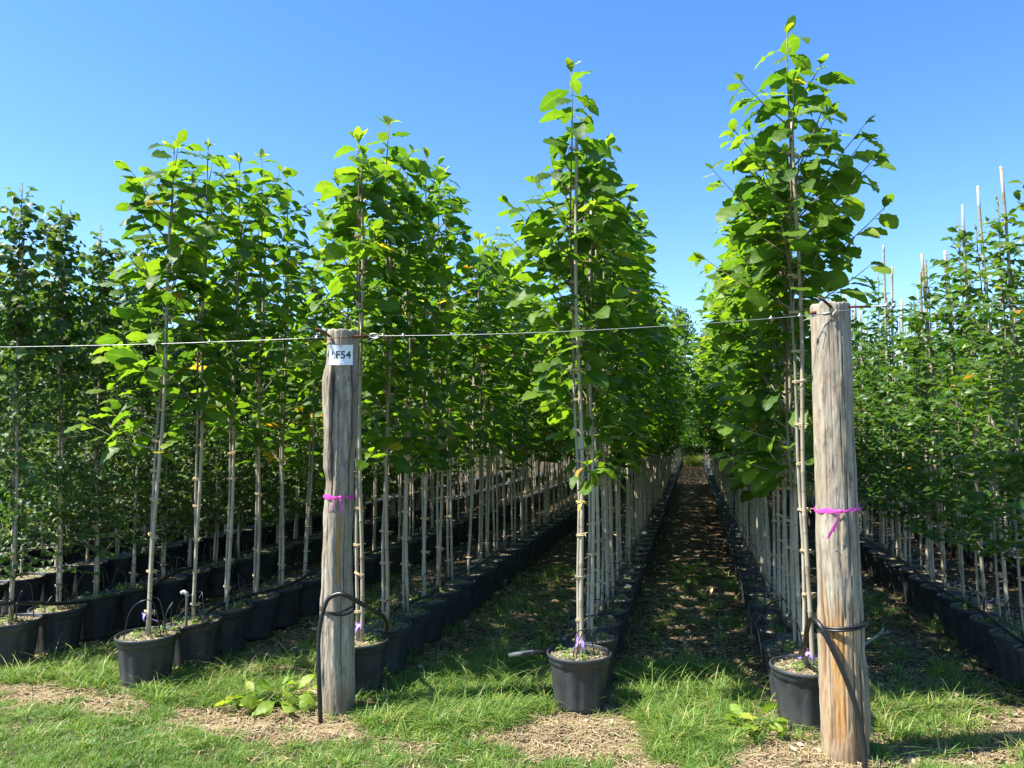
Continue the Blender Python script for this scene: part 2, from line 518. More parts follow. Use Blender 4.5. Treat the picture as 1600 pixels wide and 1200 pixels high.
def frames(D, U, roll):
    """rotation matrices with Y along D, Z near U; arrays"""
    D = D / (np.linalg.norm(D, axis=1)[:, None] + 1e-9)
    Xa = np.cross(D, U); Xa /= np.linalg.norm(Xa, axis=1)[:, None] + 1e-9
    Z = np.cross(Xa, D)
    c = np.cos(roll)[:, None]; s = np.sin(roll)[:, None]
    X2 = Xa * c + Z * s; Z2 = Z * c - Xa * s
    return np.stack([X2, D, Z2], 2)

class Leaves:
    def __init__(s): s.p = []; s.d = []; s.sz = []; s.t = []; s.r = []
    def add(s, p, d, size, tint, roll=0.):
        s.p.append(p); s.d.append(d); s.sz.append(size); s.t.append(tint); s.r.append(roll)
    def arrays(s):
        D = np.array(s.d, float).reshape(-1, 3)
        U = np.tile([0, 0, 1.0], (len(D), 1))
        steep = np.abs(D[:, 2]) > .97 * np.linalg.norm(D, axis=1)
        U[steep] = [1, 0, 0]
        return np.array(s.p, float).reshape(-1, 3), frames(D, U, np.array(s.r, float)), np.array(s.sz), np.array(s.t)

def join_leaves(P, Rm, S, T, protos, rs, uv=True):
    Vs = []; Qs = []; UVs = []; Ts = []; n = 0
    pick = rs.integers(0, len(protos), len(P))
    for k, (v, q, u) in enumerate(protos):
        m = pick == k
        c = int(m.sum())
        if not c: continue
        W = np.einsum('nij,vj->nvi', Rm[m] * S[m][:, None, None], v) + P[m][:, None, :]
        Vs.append(W.reshape(-1, 3))
        Qs.append((q[None] + (np.arange(c) * len(v))[:, None, None] + n).reshape(-1, 4))
        UVs.append(np.tile(u, (c, 1)))
        Ts.append(np.repeat(T[m], len(v)))
        n += c * len(v)
    return np.concatenate(Vs), np.concatenate(Qs), np.concatenate(UVs), np.concatenate(Ts)

def leaves_mesh(name, L, protos, mat, rs, sel=None):
    P, Rm, S, T = L.arrays()
    if sel is not None: P, Rm, S, T = P[sel], Rm[sel], S[sel], T[sel]
    V, Q, U, A = join_leaves(P, Rm, S, T, protos, rs)
    return new_mesh(name, V, Q, mat, True, U, {'tint': A})

# ------------------------------------------------------------------ tree generators (tree stands at its own origin)
def trunk_path(rs, H, lean=(0, 0), wob=.012):
    z = np.linspace(.27, H, 16)
    a, b, c, d = rs.uniform(0, 6.3, 4)
    k = (z - .27) / (H - .27)
    x = lean[0] * k + wob * (np.sin(z * 2.1 + a) + .5 * np.sin(z * 5.3 + b)) * np.minimum(1, k * 4)
    y = lean[1] * k + wob * (np.sin(z * 2.4 + c) + .5 * np.sin(z * 4.7 + d)) * np.minimum(1, k * 4)
    return np.stack([x, y, z], 1)

def at_z(path, z):
    return np.array([np.interp(z, path[:, 2], path[:, 0]), np.interp(z, path[:, 2], path[:, 1]), z])

def branch(mb, L, rs, p0, az, el, ln, ls=(.125, .225), step=.055, tipt=.72, young=.0, bend=.35, big=1.0):
    """one limb with alternate leaves"""
    n = 6
    pts = [np.array(p0)]
    d = np.array([math.cos(az) * math.cos(el), math.sin(az) * math.cos(el), math.sin(el)])
    for i in range(n):
        d = d + np.array([rs.normal(0, .06), rs.normal(0, .06), bend * .16])
        d /= np.linalg.norm(d)
        pts.append(pts[-1] + d * ln / n)
    pts = np.array(pts)
    mb.tube(pts, np.linspace(.0055, .0018, n + 1), 4, cap=False)
    cum = np.linspace(0, ln, n + 1)
    side = 1 if rs.random() < .5 else -1
    s = max(.04, .16 * ln)
    while s < ln:
        k = s / ln
        p = np.array([np.interp(s, cum, pts[:, j]) for j in range(3)])
        td = pts[min(n, int(k * n) + 1)] - pts[int(k * n)]
        td /= np.linalg.norm(td)
        h = np.array([td[0], td[1], 0]); h /= np.linalg.norm(h) + 1e-6
        a = side * rs.uniform(.6, 1.35)
        lat = np.array([h[0] * math.cos(a) - h[1] * math.sin(a), h[0] * math.sin(a) + h[1] * math.cos(a), 0])
        dd = lat + td * .25 + np.array([0, 0, rs.uniform(-.50, .22)])
        size = rs.uniform(*ls) * (1 - .35 * k ** 3) * big
        tint = .44 + young + rs.normal(0, .17) + .28 * k ** 3
        if rs.random() < .014: tint = rs.uniform(1.4, 1.95)
        L.add(p + dd / np.linalg.norm(dd) * size * .15, dd, size, max(0, tint), rs.normal(0, .42))
        side = -side
        s += step * rs.uniform(.7, 1.35)
    for q in range(2):
        dd = d + np.array([rs.normal(0, .5), rs.normal(0, .5), .25 - .4 * q])
        L.add(pts[-1], dd, rs.uniform(.06, .11) * big, tipt + rs.normal(0, .12), rs.normal(0, .5))

def big_tree(rs, H, zb, Rad, nb, leader=.45, lean=(0, 0), extra=(), dens=1.0, top_r=.28, canetop=None, side_bias=None, big=1.0):
    path = trunk_path(rs, H, lean)
    mb = MB()
    rad = np.interp(path[:, 2], [.27, 1.2, H], [.0125, .0105, .0035])
    mb.tube(path, rad, 7)
    L = Leaves()
    az = rs.uniform(0, 6.28)
    for i in range(nb):
        k = (i + rs.uniform(0, .8)) / nb
        z = zb + (H - leader - zb) * k
        az += 2.4 + rs.normal(0, .35)
        prof = np.interp(k, [0, .18, .5, .8, 1], [.62, .85, 1.0, .82, top_r / Rad])
        a = az
        if side_bias is not None and rs.random() < side_bias[1]:
            a = side_bias[0] + rs.normal(0, .6)
        ln = Rad * prof * rs.uniform(.75, 1.2)
        branch(mb, L, rs, at_z(path, z), a, rs.uniform(.5, 1.05), ln, step=.054 / dens, young=.04 * k + rs.normal(0, .07), big=big)
    for (z, a, el, ln, nl) in extra:
        branch(mb, L, rs, at_z(path, z), a, el, ln, step=ln / nl, young=.25, big=big * (.72 if ln < .25 else 1))
    z = H - leader
    side = rs.uniform(0, 6.28)
    while z < H - .02:
        k = (z - H + leader) / leader
        side += 2.4
        dd = np.array([math.cos(side), math.sin(side), rs.uniform(-.35, .15) + .35 * k ** 3])
        L.add(at_z(path, z) + dd * .02, dd, rs.uniform(.15, .22) * (1 - .12 * k ** 2) * big, .3 + .35 * k + rs.normal(0, .1), rs.normal(0, .35))
        z += .036
    for q in range(4):
        dd = np.array([rs.normal(0, .35), rs.normal(0, .35), 1])
        L.add(path[-1], dd, rs.uniform(.07, .12), 1.05 + rs.normal(0, .15), rs.normal(0, 1))
    return mb, L, path

def small_tree(rs, H, zb, Rad, nb, ls=(.045, .075), lo=None, drp=0., per=.030, tint0=.4):
    """many short twigs clothed in small leaves"""
    path = trunk_path(rs, H, (rs.normal(0, .04), rs.normal(0, .04)))
    mb = MB(); mb.tube(path, np.interp(path[:, 2], [.27, H], [.011, .003]), 5)
    L = Leaves()
    az = rs.uniform(0, 6.28)
    for i in range(nb):
        k = ((i + rs.random()) / nb)
        z = zb + (H - .12 - zb) * k
        az += 2.4 + rs.normal(0, .4)
        ln = Rad * np.interp(k, [0, .1, .45, .8, 1], [.6, .95, 1, .72, .25]) * rs.uniform(.45, 1.25)
        el = rs.uniform(-.1, .9)
        p0 = at_z(path, z); n = 4
        d = np.array([math.cos(az) * math.cos(el), math.sin(az) * math.cos(el), math.sin(el)])
        pts = [p0]
        for j in range(n):
            d = d + rs.normal(0, .18, 3) + np.array([0, 0, .06 - drp]); d /= np.linalg.norm(d)
            pts.append(pts[-1] + d * ln / n)
        pts = np.array(pts); mb.tube(pts, np.linspace(.003, .001, n + 1), 3, cap=False)
        cum = np.linspace(0, ln, n + 1)
        s = .02; side = 1
        while s < ln + .01:
            p = np.array([np.interp(s, cum, pts[:, j]) for j in range(3)])
            h = np.array([d[1], -d[0], 0]) * side
            dd = h + d * .7 + np.array([0, 0, rs.uniform(-.5, .15) - drp * 3])
            l0, l1 = ls if (lo is None or z > lo[0]) else lo[1]
            t = tint0 + rs.normal(0, .16) + .2 * k
            if rs.random() < .012: t = rs.uniform(1.3, 2)
            L.add(p, dd, rs.uniform(l0, l1), max(0, t), rs.normal(0, .6))
            side = -side; s += per * rs.uniform(.7, 1.3)
    for q in range(5):
        L.add(path[-1] - [0, 0, q * .03], rs.normal(0, .5, 3) + [0, 0, .5], .035, .9, 0)
    return mb, L, path

# shared furniture of the pots ------------------------------------------------
def pot_mesh(n, ribs, seed):
    def mod(th, r, z):
        if z < .272 and z > .02:
            g = .5 + .5 * np.cos(th * ribs)
            r = r - .0070 * sstep(.55, .9, g) * (1 - .3 * z)
        return r * (1 + .006 * np.sin(2 * th + seed) + .004 * np.sin(3 * th + seed * 2))
    prof = [(.0, .004), (.10, .004), (.142, .0), (.150, .008), (.153, .03), (.160, .10), (.168, .18), (.1745, .245), (.177, .262),
            (.1825, .266), (.1855, .272), (.1895, .298), (.1905, .302), (.1965, .304), (.1985, .310), (.1985, .319), (.196, .324),
            (.1885, .325), (.186, .321), (.184, .30), (.178, .26)]
    V, Q = lathe(prof, n, mod)
    return V, Q
pv, pq = pot_mesh(72, 12, 1.0); POT_HI = new_mesh('pot', pv, pq, M['pot'])
pv, pq = pot_mesh(28, 7, 2.0); POT_LO = new_mesh('pot', pv, pq, M['pot'])

def soil_mesh(nr, nt, seed):
    th = np.arange(nt) / nt * 2 * PI
    rr = np.linspace(.186, 0.0, nr)
    V = []
    for r in rr:
        x = r * np.cos(th); y = r * np.sin(th)
        z = .300 + .012 * (1 - (r / .186) ** 2) + (fbm(x * 30 + seed, y * 30, seed) - .5) * .022
        V.append(np.stack([x, y, z], 1))
    Q = [(i * nt + j, i * nt + (j + 1) % nt, (i + 1) * nt + (j + 1) % nt, (i + 1) * nt + j) for i in range(nr - 1) for j in range(nt)]
    return new_mesh('soil', np.concatenate(V), np.array(Q), M['soil'])
SOIL_HI = [soil_mesh(14, 48, k) for k in range(3)]
SOIL_LO = soil_mesh(4, 16, 9)

CHIP = [leaf_shape(1, 1, .3, .3, 0, 0, .25, pet=False), leaf_shape(2, 1, .5, .6, .1, 1, .15, pet=False)]
def mulch_mesh(seed, n=420):
    rs = np.random.default_rng(seed); L = Leaves()
    for i in range(n):
        r = .18 * math.sqrt(rs.random()); a = rs.uniform(0, 6.28)
        L.add((r * math.cos(a), r * math.sin(a), .308 + .012 * (1 - (r / .18) ** 2) + rs.uniform(0, .006)),
              (rs.normal(), rs.normal(), rs.normal(0, .25)), rs.uniform(.008, .026), rs.uniform(.1, 1.9), rs.normal(0, .7))
    return leaves_mesh('mulch', L, CHIP, M['chip'], rs)
MULCH = [mulch_mesh(50 + k) for k in range(3)]
def potweed_mesh(seed, n=90):
    rs = np.random.default_rng(seed); L = Leaves()
    cs = [(rs.uniform(-.12, .12), rs.uniform(-.12, .12)) for _ in range(7)]
    for i in range(n):
        cx, cy = cs[i % 7]
        L.add((cx + rs.normal(0, .014), cy + rs.normal(0, .014), .31 + rs.uniform(0, .03)),
              (rs.normal(), rs.normal(), rs.uniform(0, .9)), rs.uniform(.012, .034), rs.uniform(.1, .9), rs.normal(0, .5))
    return leaves_mesh('weeds', L, SM, M['grass'], rs)
PWEED = [potweed_mesh(70 + k) for k in range(3)]

def cane_mesh(z0, z1, dx, dy, r=.0115, n=8, seed=0, lean=(0, 0)):
    rs = np.random.default_rng(seed)
    mb = MB(); pts = []; rad = []
    z = z0; off = rs.uniform(0, .2)
    H = z1
    nodes = []
    zz = z0 - off
    while zz < z1 + .3:
        nodes.append(zz); zz += rs.uniform(.2, .29)
    def pos(z):
        k = (z - .27) / max(.1, H - .27)
        return (dx + lean[0] * k + .010 * math.sin(z * 3 + seed), dy + lean[1] * k + .006 * math.cos(z * 2.3 + seed), z)
    zs = [z0]
    for nd in nodes:
        for dz in (-.012, -.003, .003, .012):
            if z0 < nd + dz < z1: zs.append(nd + dz)
    zs.append(z1); zs = sorted(zs)
    for z in zs:
        near = min(abs(z - nd) for nd in nodes)
        rr = r * (1 - .25 * (z - z0) / (z1 - z0)) * (1.16 if near < .005 else 1.0)
        pts.append(pos(z)); rad.append(rr)
    mb.tube(pts, rad, n)
    return mb.mesh('cane', M['cane'])

def tie_mesh(w=.024, mat='tie', h=.006):
    """a loop of raffia round cane and stem, with two short tails"""
    mb = MB(); th = np.linspace(0, 2 * PI, 17)
    pts = np.stack([w * np.cos(th) * 1.0, (.0185) * np.sin(th), .003 * np.sin(th * 2)], 1)
    for dz in (-.5, .5):
        mb.tube(pts + [0, 0, dz * h], .0033, 4, cap=False)
    mb.tube([(w, 0, 0), (w + .012, -.006, .006), (w + .03, -.01, .002)], [.003, .0024, .001], 4)
    mb.tube([(w, 0, 0), (w + .008, -.01, -.008), (w + .012, -.016, -.022)], [.003, .0022, .001], 4)
    return mb.mesh('tie', M[mat])
TIE = [tie_mesh(.0305, h=.009), tie_mesh(.033, h=.008)]

ORD = ['first', 'second', 'third', 'fourth', 'fifth', 'sixth', 'seventh', 'eighth', 'ninth', 'tenth', 'eleventh', 'twelfth',
       'thirteenth', 'fourteenth', 'fifteenth', 'sixteenth']
ROWTXT = {1: 'in the broad-leaved row left of the labelled post', 2: 'in the row starting behind the labelled post',
          3: 'in the row between the two posts', 4: 'in the row starting behind the unlabelled post',
          0: 'in the small-leaved row at the left edge', -1: 'in the second small-leaved row from the left edge path',
          -2: 'in the deepest small-leaved row on the left', 5: 'in the tall-caned row right of the unlabelled post',
          6: 'in the second tall-caned row right of the unlabelled post', 7: 'in the third tall-caned row right of the unlabelled post'}
ROWTXT[-1] = 'in the shaded row just beyond the left-edge small-leaved row'
GROUP = {1: 'broad-leaved potted trees left of the labelled post', 2: 'broad-leaved potted trees behind the labelled post',
         3: 'broad-leaved potted trees between the posts', 4: 'broad-leaved potted trees behind the unlabelled post',
         0: 'small-leaved potted trees at the left edge', -1: 'small-leaved potted trees in the second left row', -2: 'small-leaved potted trees in the third left row',
         5: 'tall-caned potted trees at the right', 6: 'tall-caned potted trees in the second right row', 7: 'tall-caned potted trees in the third right row'}
FIRST = {(1, 0): 'front potted tree of the broad-leaved row at left, drooping leafy twigs low on its left',
         (2, 0): 'front potted tree half hidden by the labelled post, purple tape at its foot',
         (3, 0): 'potted tree standing alone at the front centre, bare leader with big curled leaves',
         (4, 0): 'tallest potted tree, its wide crown rising above the unlabelled post'}
N_NAMED = 16

# ---- prototypes for the rows further back
def finish_proto(mb, L, protos, mat, rs):
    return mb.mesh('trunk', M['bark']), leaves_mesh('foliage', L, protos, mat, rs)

PB_MID = []; PB_FAR = []
for k in range(7):
    rs = np.random.default_rng(100 + k)
    H = rs.uniform(3.55, 3.95)
    mb, L, path = big_tree(rs, H, rs.uniform(1.2, 1.45), rs.uniform(.46, .60), 23, leader=.3, big=1.1)
    PB_MID.append((*finish_proto(mb, L, LM, M['leaf'], rs), cane_mesh(.28, H - rs.uniform(.35, .7), .028, -.012, seed=k), path))
for k in range(6):
    rs = np.random.default_rng(140 + k)
    H = rs.uniform(3.5, 3.85)
    mb, L, path = big_tree(rs, H, rs.uniform(1.2, 1.4), rs.uniform(.70, .86), 21, leader=.28, big=1.15)
    PB_FAR.append((*finish_proto(mb, L, LL, M['leaf'], rs), cane_mesh(.28, H - .5, .028, -.012, seed=k, n=5), path))
PS_R = []
for k in range(6):
    rs = np.random.default_rng(200 + k)
    H = rs.uniform(2.85, 3.4)
    mb, L, path = small_tree(rs, H, .75, .30, 96, tint0=.33, ls=(.06, .10))
    PS_R.append((*finish_proto(mb, L, SM, M['leaf_small'], rs), cane_mesh(.28, H + rs.uniform(.05, .5), .022, -.045, r=.0165, seed=k + 20), path))
PS_L = []
for k in range(6):
    rs = np.random.default_rng(240 + k)
    H = rs.uniform(3.1, 3.6)
    mb, L, path = small_tree(rs, H, .62, .40, 185, ls=(.05, .08), lo=(2.1, (.035, .055)), drp=.05, per=.030, tint0=.34)
    PS_L.append((*finish_proto(mb, L, RM, M['leaf_dark'], rs), cane_mesh(.28, H - rs.uniform(.2, .6), .022, -.005, r=.0125, seed=k + 40), path))

def ties_for(path, top, seed):
    rs = np.random.default_rng(seed); z = .42 + rs.uniform(0, .1); out = []
    while z < top - .05:
        p = at_z(path, z); out.append((float(p[0]) + .014, float(p[1]) - .008, z)); z += rs.uniform(.17, .27)
    return out

def joined_ties(path, top, seed):
    mb = MB()
    for x, y, z in ties_for(path, top, seed):
        th = np.linspace(0, 2 * PI, 7)
        mb.tube(np.stack([x + .030 * np.cos(th), y + .020 * np.sin(th), np.full(7, z)], 1), .0052, 3, cap=False)
        mb.tube([(x + .02, y, z), (x + .045, y - .01, z - .004)], [.003, .001], 3, cap=False)
    return mb.mesh('ties', M['tie'])
for lst in (PB_MID, PB_FAR, PS_R, PS_L):
    for i, (a, b, c, p) in enumerate(lst):
        lst[i] = (a, b, c, joined_ties(p, p[-1, 2] - .7, i))

def label_for(row, i):
    if (row, i) in FIRST: return FIRST[(row, i)]
    if i < N_NAMED: return '%s potted tree from the front %s' % (ORD[i], ROWTXT[row])
    return 'slim potted tree far back %s' % ROWTXT[row]

def proto_tree(row, i, x, y, protos, rs, lo=True):
    t, f, c, ti = protos[rs.integers(0, len(protos))]
    root = thing('potted_tree', label_for(row, i), 'tree', (x, y, -.005), rs.uniform(0, 6.28), GROUP[row])
    s = rs.uniform(.90, 1.06)
    w_ = rs.uniform(.88, 1.1)
    link('pot', POT_LO, root, rot=(rs.normal(0, .012), rs.normal(0, .012), 0)); link('soil', SOIL_LO, root)
    tilt = (rs.normal(0, .013), rs.normal(0, .013), 0)
    for nm, me in (('trunk', t), ('foliage', f), ('cane', c)):
        o = link(nm, me, root, rot=tilt); o.scale = (w_, w_, s) if nm == 'foliage' else (1, 1, s)
        if nm == 'foliage': o['kind'] = 'stuff'
    q = link('ties', ti, o); q['kind'] = 'stuff'
    return root

def near_tree(row, i, x, y, spec, nleaf, seed, small=None):
    rs = np.random.default_rng(seed)
    root = thing('potted_tree', label_for(row, i), 'tree', (x, y, -.005), 0, GROUP[row])
    link('pot', POT_HI, root, rot=(0, 0, rs.uniform(0, 6)))
    so = link('soil', SOIL_HI[seed % 3], root, rot=(0, 0, rs.uniform(0, 6)))
    o = link('mulch', MULCH[seed % 3], so, rot=(0, 0, rs.uniform(0, 6))); o['kind'] = 'stuff'
    o = link('weeds', PWEED[(seed + i) % 3], so, rot=(0, 0, rs.uniform(0, 6))); o['kind'] = 'stuff'
    if small is None:
        ct = spec.pop('cane', spec['H'] - .45)
        mb, L, path = big_tree(rs, **spec)
        lean = spec.get('lean', (0, 0)); mat = M['leaf']; protoH = LH if i < 3 else LM
        meshes = HL
    else:
        ct = spec.pop('cane'); mb, L, path = small_tree(rs, **spec)
        lean = (path[-1, 0], path[-1, 1]); mat, protoH, meshes = small
    k = (ct - .27) / (spec['H'] - .27)
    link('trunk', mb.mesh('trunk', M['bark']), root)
    cn = link('cane', cane_mesh(.28, ct, .029, -.018, r=.0132, n=10, seed=seed, lean=(lean[0] * k, lean[1] * k)), root)
    for (a, b, z) in ties_for(path, min(ct, spec['H'] - .3), seed):
        q = link('tie', TIE[rs.integers(0, 2)], cn, (a, b, z), (rs.normal(0, .15), rs.normal(0, .2), rs.normal(0, .25)))
    P, Rm, S, T = L.arrays()
    # leaves that show largest (camera side and outermost) become single leaves
    score = P[:, 1] * 1.0 - .5 * np.hypot(P[:, 0], P[:, 1]) - .15 * P[:, 2] - 1.5 * S + rs.normal(0, .03, len(P))
    order = np.argsort(score)
    singles = order[:nleaf]; rest = order[nleaf:]
    for j in singles:
        o = bpy.data.objects.new('leaf', meshes[rs.integers(0, len(meshes))])
        C.objects.link(o); o.parent = root
        Mx = Matrix(((Rm[j] * S[j])).tolist()).to_4x4(); Mx.translation = Vector(P[j].tolist())
        o.matrix_local = Mx
        o.color = (1 - min(.99, T[j] / 2), 1, 1, 1)
    if len(rest):
        V, Q, U, A = join_leaves(P[rest], Rm[rest], S[rest], T[rest], protoH, rs)
        o = link('foliage', new_mesh('foliage', V, Q, mat, True, U, {'tint': A}), root); o['kind'] = 'stuff'
    return root, path

def jit(rs, s): return float(rs.uniform(-s, s))
E = PI   # azimuth pointing left (-x)
SPECS = {
 1: [dict(H=3.62, zb=1.85, Rad=.50, nb=24, leader=.25, lean=(.10, 0), cane=3.1, top_r=.3, big=1.12,
          extra=((1.55, PI * 1.05, .15, .50, 6), (1.62, PI * .95, .3, .42, 5), (1.5, -.3, .4, .22, 5), (1.75, PI * 1.1, .3, .40, 6), (2.0, PI, .5, .5, 8))),
     dict(H=3.78, zb=1.6, Rad=.46, nb=27, leader=.25, cane=3.2, lean=(.02, 0), big=1.08), dict(H=3.8, zb=1.45, Rad=.46, nb=28, leader=.3, cane=3.3, lean=(.04, 0), big=1.05),
     dict(H=3.98, zb=1.35, Rad=.46, nb=28, leader=.35, cane=3.3), dict(H=3.95, zb=1.3, Rad=.5, nb=28, leader=.3, cane=3.3)],
 2: [dict(H=3.62, zb=1.95, Rad=.46, nb=25, leader=.3, cane=3.38, lean=(-.04, 0), top_r=.22, big=1.12,
          extra=((1.95, PI * 1.05, .5, .62, 10), (2.1, PI * .9, .5, .55, 9), (1.42, -.5, .5, .18, 4))),
     dict(H=3.92, zb=1.4, Rad=.48, nb=28, leader=.35, cane=3.3, big=1.08), dict(H=3.8, zb=1.3, Rad=.46, nb=28, leader=.3, cane=3.3, big=1.05),
     dict(H=3.95, zb=1.25, Rad=.48, nb=28, leader=.3, cane=3.3), dict(H=3.9, zb=1.25, Rad=.48, nb=28, leader=.3, cane=3.3)],
 3: [dict(H=3.97, zb=1.85, Rad=.42, nb=22, leader=.62, cane=3.55, lean=(-.04, 0), top_r=.12, big=1.12,
          extra=((1.36, -.25, .35, .16, 6), (1.40, -.9, .3, .14, 4), (1.8, PI, .4, .28, 6), (2.75, PI * .98, .6, .60, 9), (2.6, PI * 1.1, .5, .5, 8), (2.95, .1, .7, .35, 5))),
     dict(H=3.78, zb=1.5, Rad=.48, nb=28, leader=.3, cane=3.2, big=1.05), dict(H=3.72, zb=1.35, Rad=.48, nb=28, leader=.3, cane=3.2, big=1.05),
     dict(H=3.6, zb=1.3, Rad=.5, nb=28, leader=.3, cane=3.2), dict(H=3.7, zb=1.3, Rad=.5, nb=28, leader=.3, cane=3.2)],
 4: [dict(H=4.09, zb=2.3, Rad=.54, nb=22, leader=.42, cane=3.52, lean=(-.03, 0), top_r=.32, big=1.08,
          extra=((2.95, .05, .85, .70, 10), (2.75, .2, .7, .70, 10), (2.55, -.1, .5, .66, 10), (3.15, .1, 1.05, .62, 9), (2.9, .15, .75, .70, 10), (2.35, -.3, .35, .50, 9), (2.8, PI, .6, .66, 10), (2.4, PI, .4, .6, 9), (3.1, PI * 1.05, .8, .5, 8))),
     dict(H=3.45, zb=1.25, Rad=.50, nb=34, leader=.25, cane=3.1, big=1.05, side_bias=(PI * 1.1, .35), extra=((1.4, PI * 1.1, .1, .42, 10), (1.6, PI * 1.2, .1, .5, 10))),
     dict(H=3.5, zb=1.25, Rad=.52, nb=32, leader=.3, cane=3.2, side_bias=(PI, .35)),
     dict(H=3.6, zb=1.2, Rad=.52, nb=30, leader=.3, cane=3.2, side_bias=(PI, .3)), dict(H=3.6, zb=1.2, Rad=.52, nb=30, leader=.3, cane=3.2)]}
YF = {1: [4.52, 4.93, 5.34, 5.75, 6.15], 2: [4.72, 5.13, 5.54, 5.95, 6.35], 3: [4.76, 5.17, 5.57, 5.98, 6.38], 4: [4.79, 5.19, 5.6, 6.0, 6.41]}
NSINGLE = [230, 150, 90, 50, 25]
ALLPOTS = []      # (row, x, y)
rs0 = np.random.default_rng(5)
for row in (1, 2, 3, 4):
    for i, sp in enumerate(SPECS[row]):
        x = ROWX[row] + jit(rs0, .012) - (.05 if (row, i) == (1, 0) else 0); y = YF[row][i]
        near_tree(row, i, x, y, dict(sp), NSINGLE[i], 300 + row * 10 + i)
        ALLPOTS.append((row, x, y))
    y = YF[row][-1]
    for i in range(5, 50):
        y += .404
        x = ROWX[row] + jit(rs0, .014)
        proto_tree(row, i, x, y, PB_MID if i < 15 else PB_FAR, rs0)
        ALLPOTS.append((row, x, y))

SMH = [new_mesh('leaf', v, q, M['leaf_small'], True, uv) for v, q, uv in SM]
RMH = [new_mesh('leaf', v, q, M['leaf_dark'], True, uv) for v, q, uv in RM]
y = 4.63
for i in range(26):
    x = ROWX[0] + jit(rs0, .014)
    if i < 4:
        near_tree(0, i, x, y, dict(H=[3.5, 3.48, 3.4, 3.5][i], zb=.62, Rad=.40, nb=185, ls=(.05, .082), lo=(2.1, (.035, .055)), drp=.05,
                                   cane=[3.08, 3.0, 3.0, 2.9][i], tint0=.34), 60, 400 + i, (M['leaf_dark'], RM, RMH))
    else:
        proto_tree(0, i, x, y, PS_L, rs0)
    ALLPOTS.append((0, x, y)); y += .404
for row, y0, n, pr in ((-1, 4.8, 24, PS_L), (-2, 6.4, 16, PS_L), (6, 8.3, 24, PS_R), (7, 11.8, 16, PS_R)):
    y = y0
    for i in range(n):
        proto_tree(row, i, ROWX[row] + jit(rs0, .014), y, pr, rs0); y += .404
y = 5.02
for i in range(40):
    x = ROWX[5] + jit(rs0, .014)
    if i < 5:
        near_tree(5, i, x, y, dict(H=[3.25, 3.35, 3.3, 3.2, 3.35][i], zb=.75, Rad=.30, nb=96, ls=(.06, .095),
                                   cane=[3.5, 3.55, 3.5, 3.5, 3.45][i], tint0=.42), 60 if i else 20, 450 + i, (M['leaf_small'], SM, SMH))
    else:
        proto_tree(5, i, x, y, PS_R, rs0)
    ALLPOTS.append((5, x, y)); y += .404

# ---- rows beyond: countless, one mass per kind
def mass(name, rows, nl, H, zb, rad, ls, mat, protos, label, tint0=.34, seed=1, stem=True):
    rs = np.random.default_rng(seed)
    px = []; py = []
    for x0, ya, yb, sp in rows:
        yy = np.arange(ya, yb, sp); px.append(x0 + rs.normal(0, .03, len(yy))); py.append(yy)
    px = np.concatenate(px); py = np.concatenate(py); n = len(px)
    hh = rs.uniform(H[0], H[1], n)
    ti = np.repeat(np.arange(n), nl)
    k = rs.random(n * nl); z = zb + (hh[ti] - zb) * k
    r = rad * np.interp(k, [0, .2, .6, 1], [.7, 1, .95, .15]) * np.sqrt(rs.random(n * nl))
    a = rs.uniform(0, 2 * PI, n * nl)
    P = np.stack([px[ti] + r * np.cos(a), py[ti] + r * np.sin(a), z], 1)
    D = np.stack([np.cos(a + rs.normal(0, .8, n * nl)), np.sin(a + rs.normal(0, .8, n * nl)), rs.uniform(-.6, .3, n * nl)], 1)
    Rm = frames(D, np.tile([0, 0, 1.0], (len(D), 1)), rs.normal(0, .5, len(D)))
    S = rs.uniform(ls[0], ls[1], n * nl); T = np.clip(tint0 + rs.normal(0, .16, n * nl), 0, 2)
    V, Q, U, A = join_leaves(P, Rm, S, T, protos, rs)
    o = link(name, new_mesh(name, V, Q, mat, True, U, {'tint': A}))
    tag(o, label, 'trees', None, 'stuff')
    mb = MB(); mp = MB()
    cv, cq = lathe([(.15, 0), (.185, .27), (.196, .3), (.196, .322), (.185, .321), (0.0, .27)], 10)
    for i in range(n):
        mb.tube([(px[i] + .02, py[i], .28), (px[i] + .02 + rs.normal(0, .02), py[i], hh[i] - .3)], [.013, .008], 4, cap=False)
        mb.tube([(px[i] - .01, py[i], .28), (px[i] - .01 + rs.normal(0, .02), py[i], hh[i])], [.012, .004], 4, cap=False)
        mp.add(cv + [px[i], py[i], 0], cq)
    s = link('stems', mb.mesh('stems', M['cane']), o); s['kind'] = 'stuff'
    p = link('pots', mp.mesh('pots', M['pot']), o); p['kind'] = 'stuff'
    return o
mass('distant_broadleaf_trees', [(ROWX[r], YF[r][-1] + 45 * .404 + .45, 52, .62) for r in (1, 2, 3, 4)], 200, (3.4, 3.85), 1.2, .80, (.13, .20),
     M['leaf'], LL, 'far end of the broad-leaved potted rows along the shaded path', .34, 1)
mass('distant_left_trees', [(ROWX[0], 15.1, 30, .6), (ROWX[-1], 14.5, 28, .6), (ROWX[-2], 12.9, 26, .6)] +
     [(-8.8 - 1.34 * k, 6.5 + k * 1.2, 22, .5) for k in range(6)], 420, (3.1, 3.7), .8, .50, (.06, .10),
     M['leaf_dark'], SL, 'dense mass of small-leaved nursery trees beyond the left rows', .3, 2)
mass('distant_right_trees', [(ROWX[5], 21.2, 44, .6), (ROWX[6], 18, 44, .6), (ROWX[7], 18.3, 44, .6)] +
     [(6.2 + 1.36 * k, 15 + 3.6 * k, 44, .6) for k in range(5)], 300, (2.9, 3.3), .7, .42, (.08, .12),
     M['leaf_small'], SL, 'mass of tall-caned nursery trees far beyond the right rows', .42, 3)
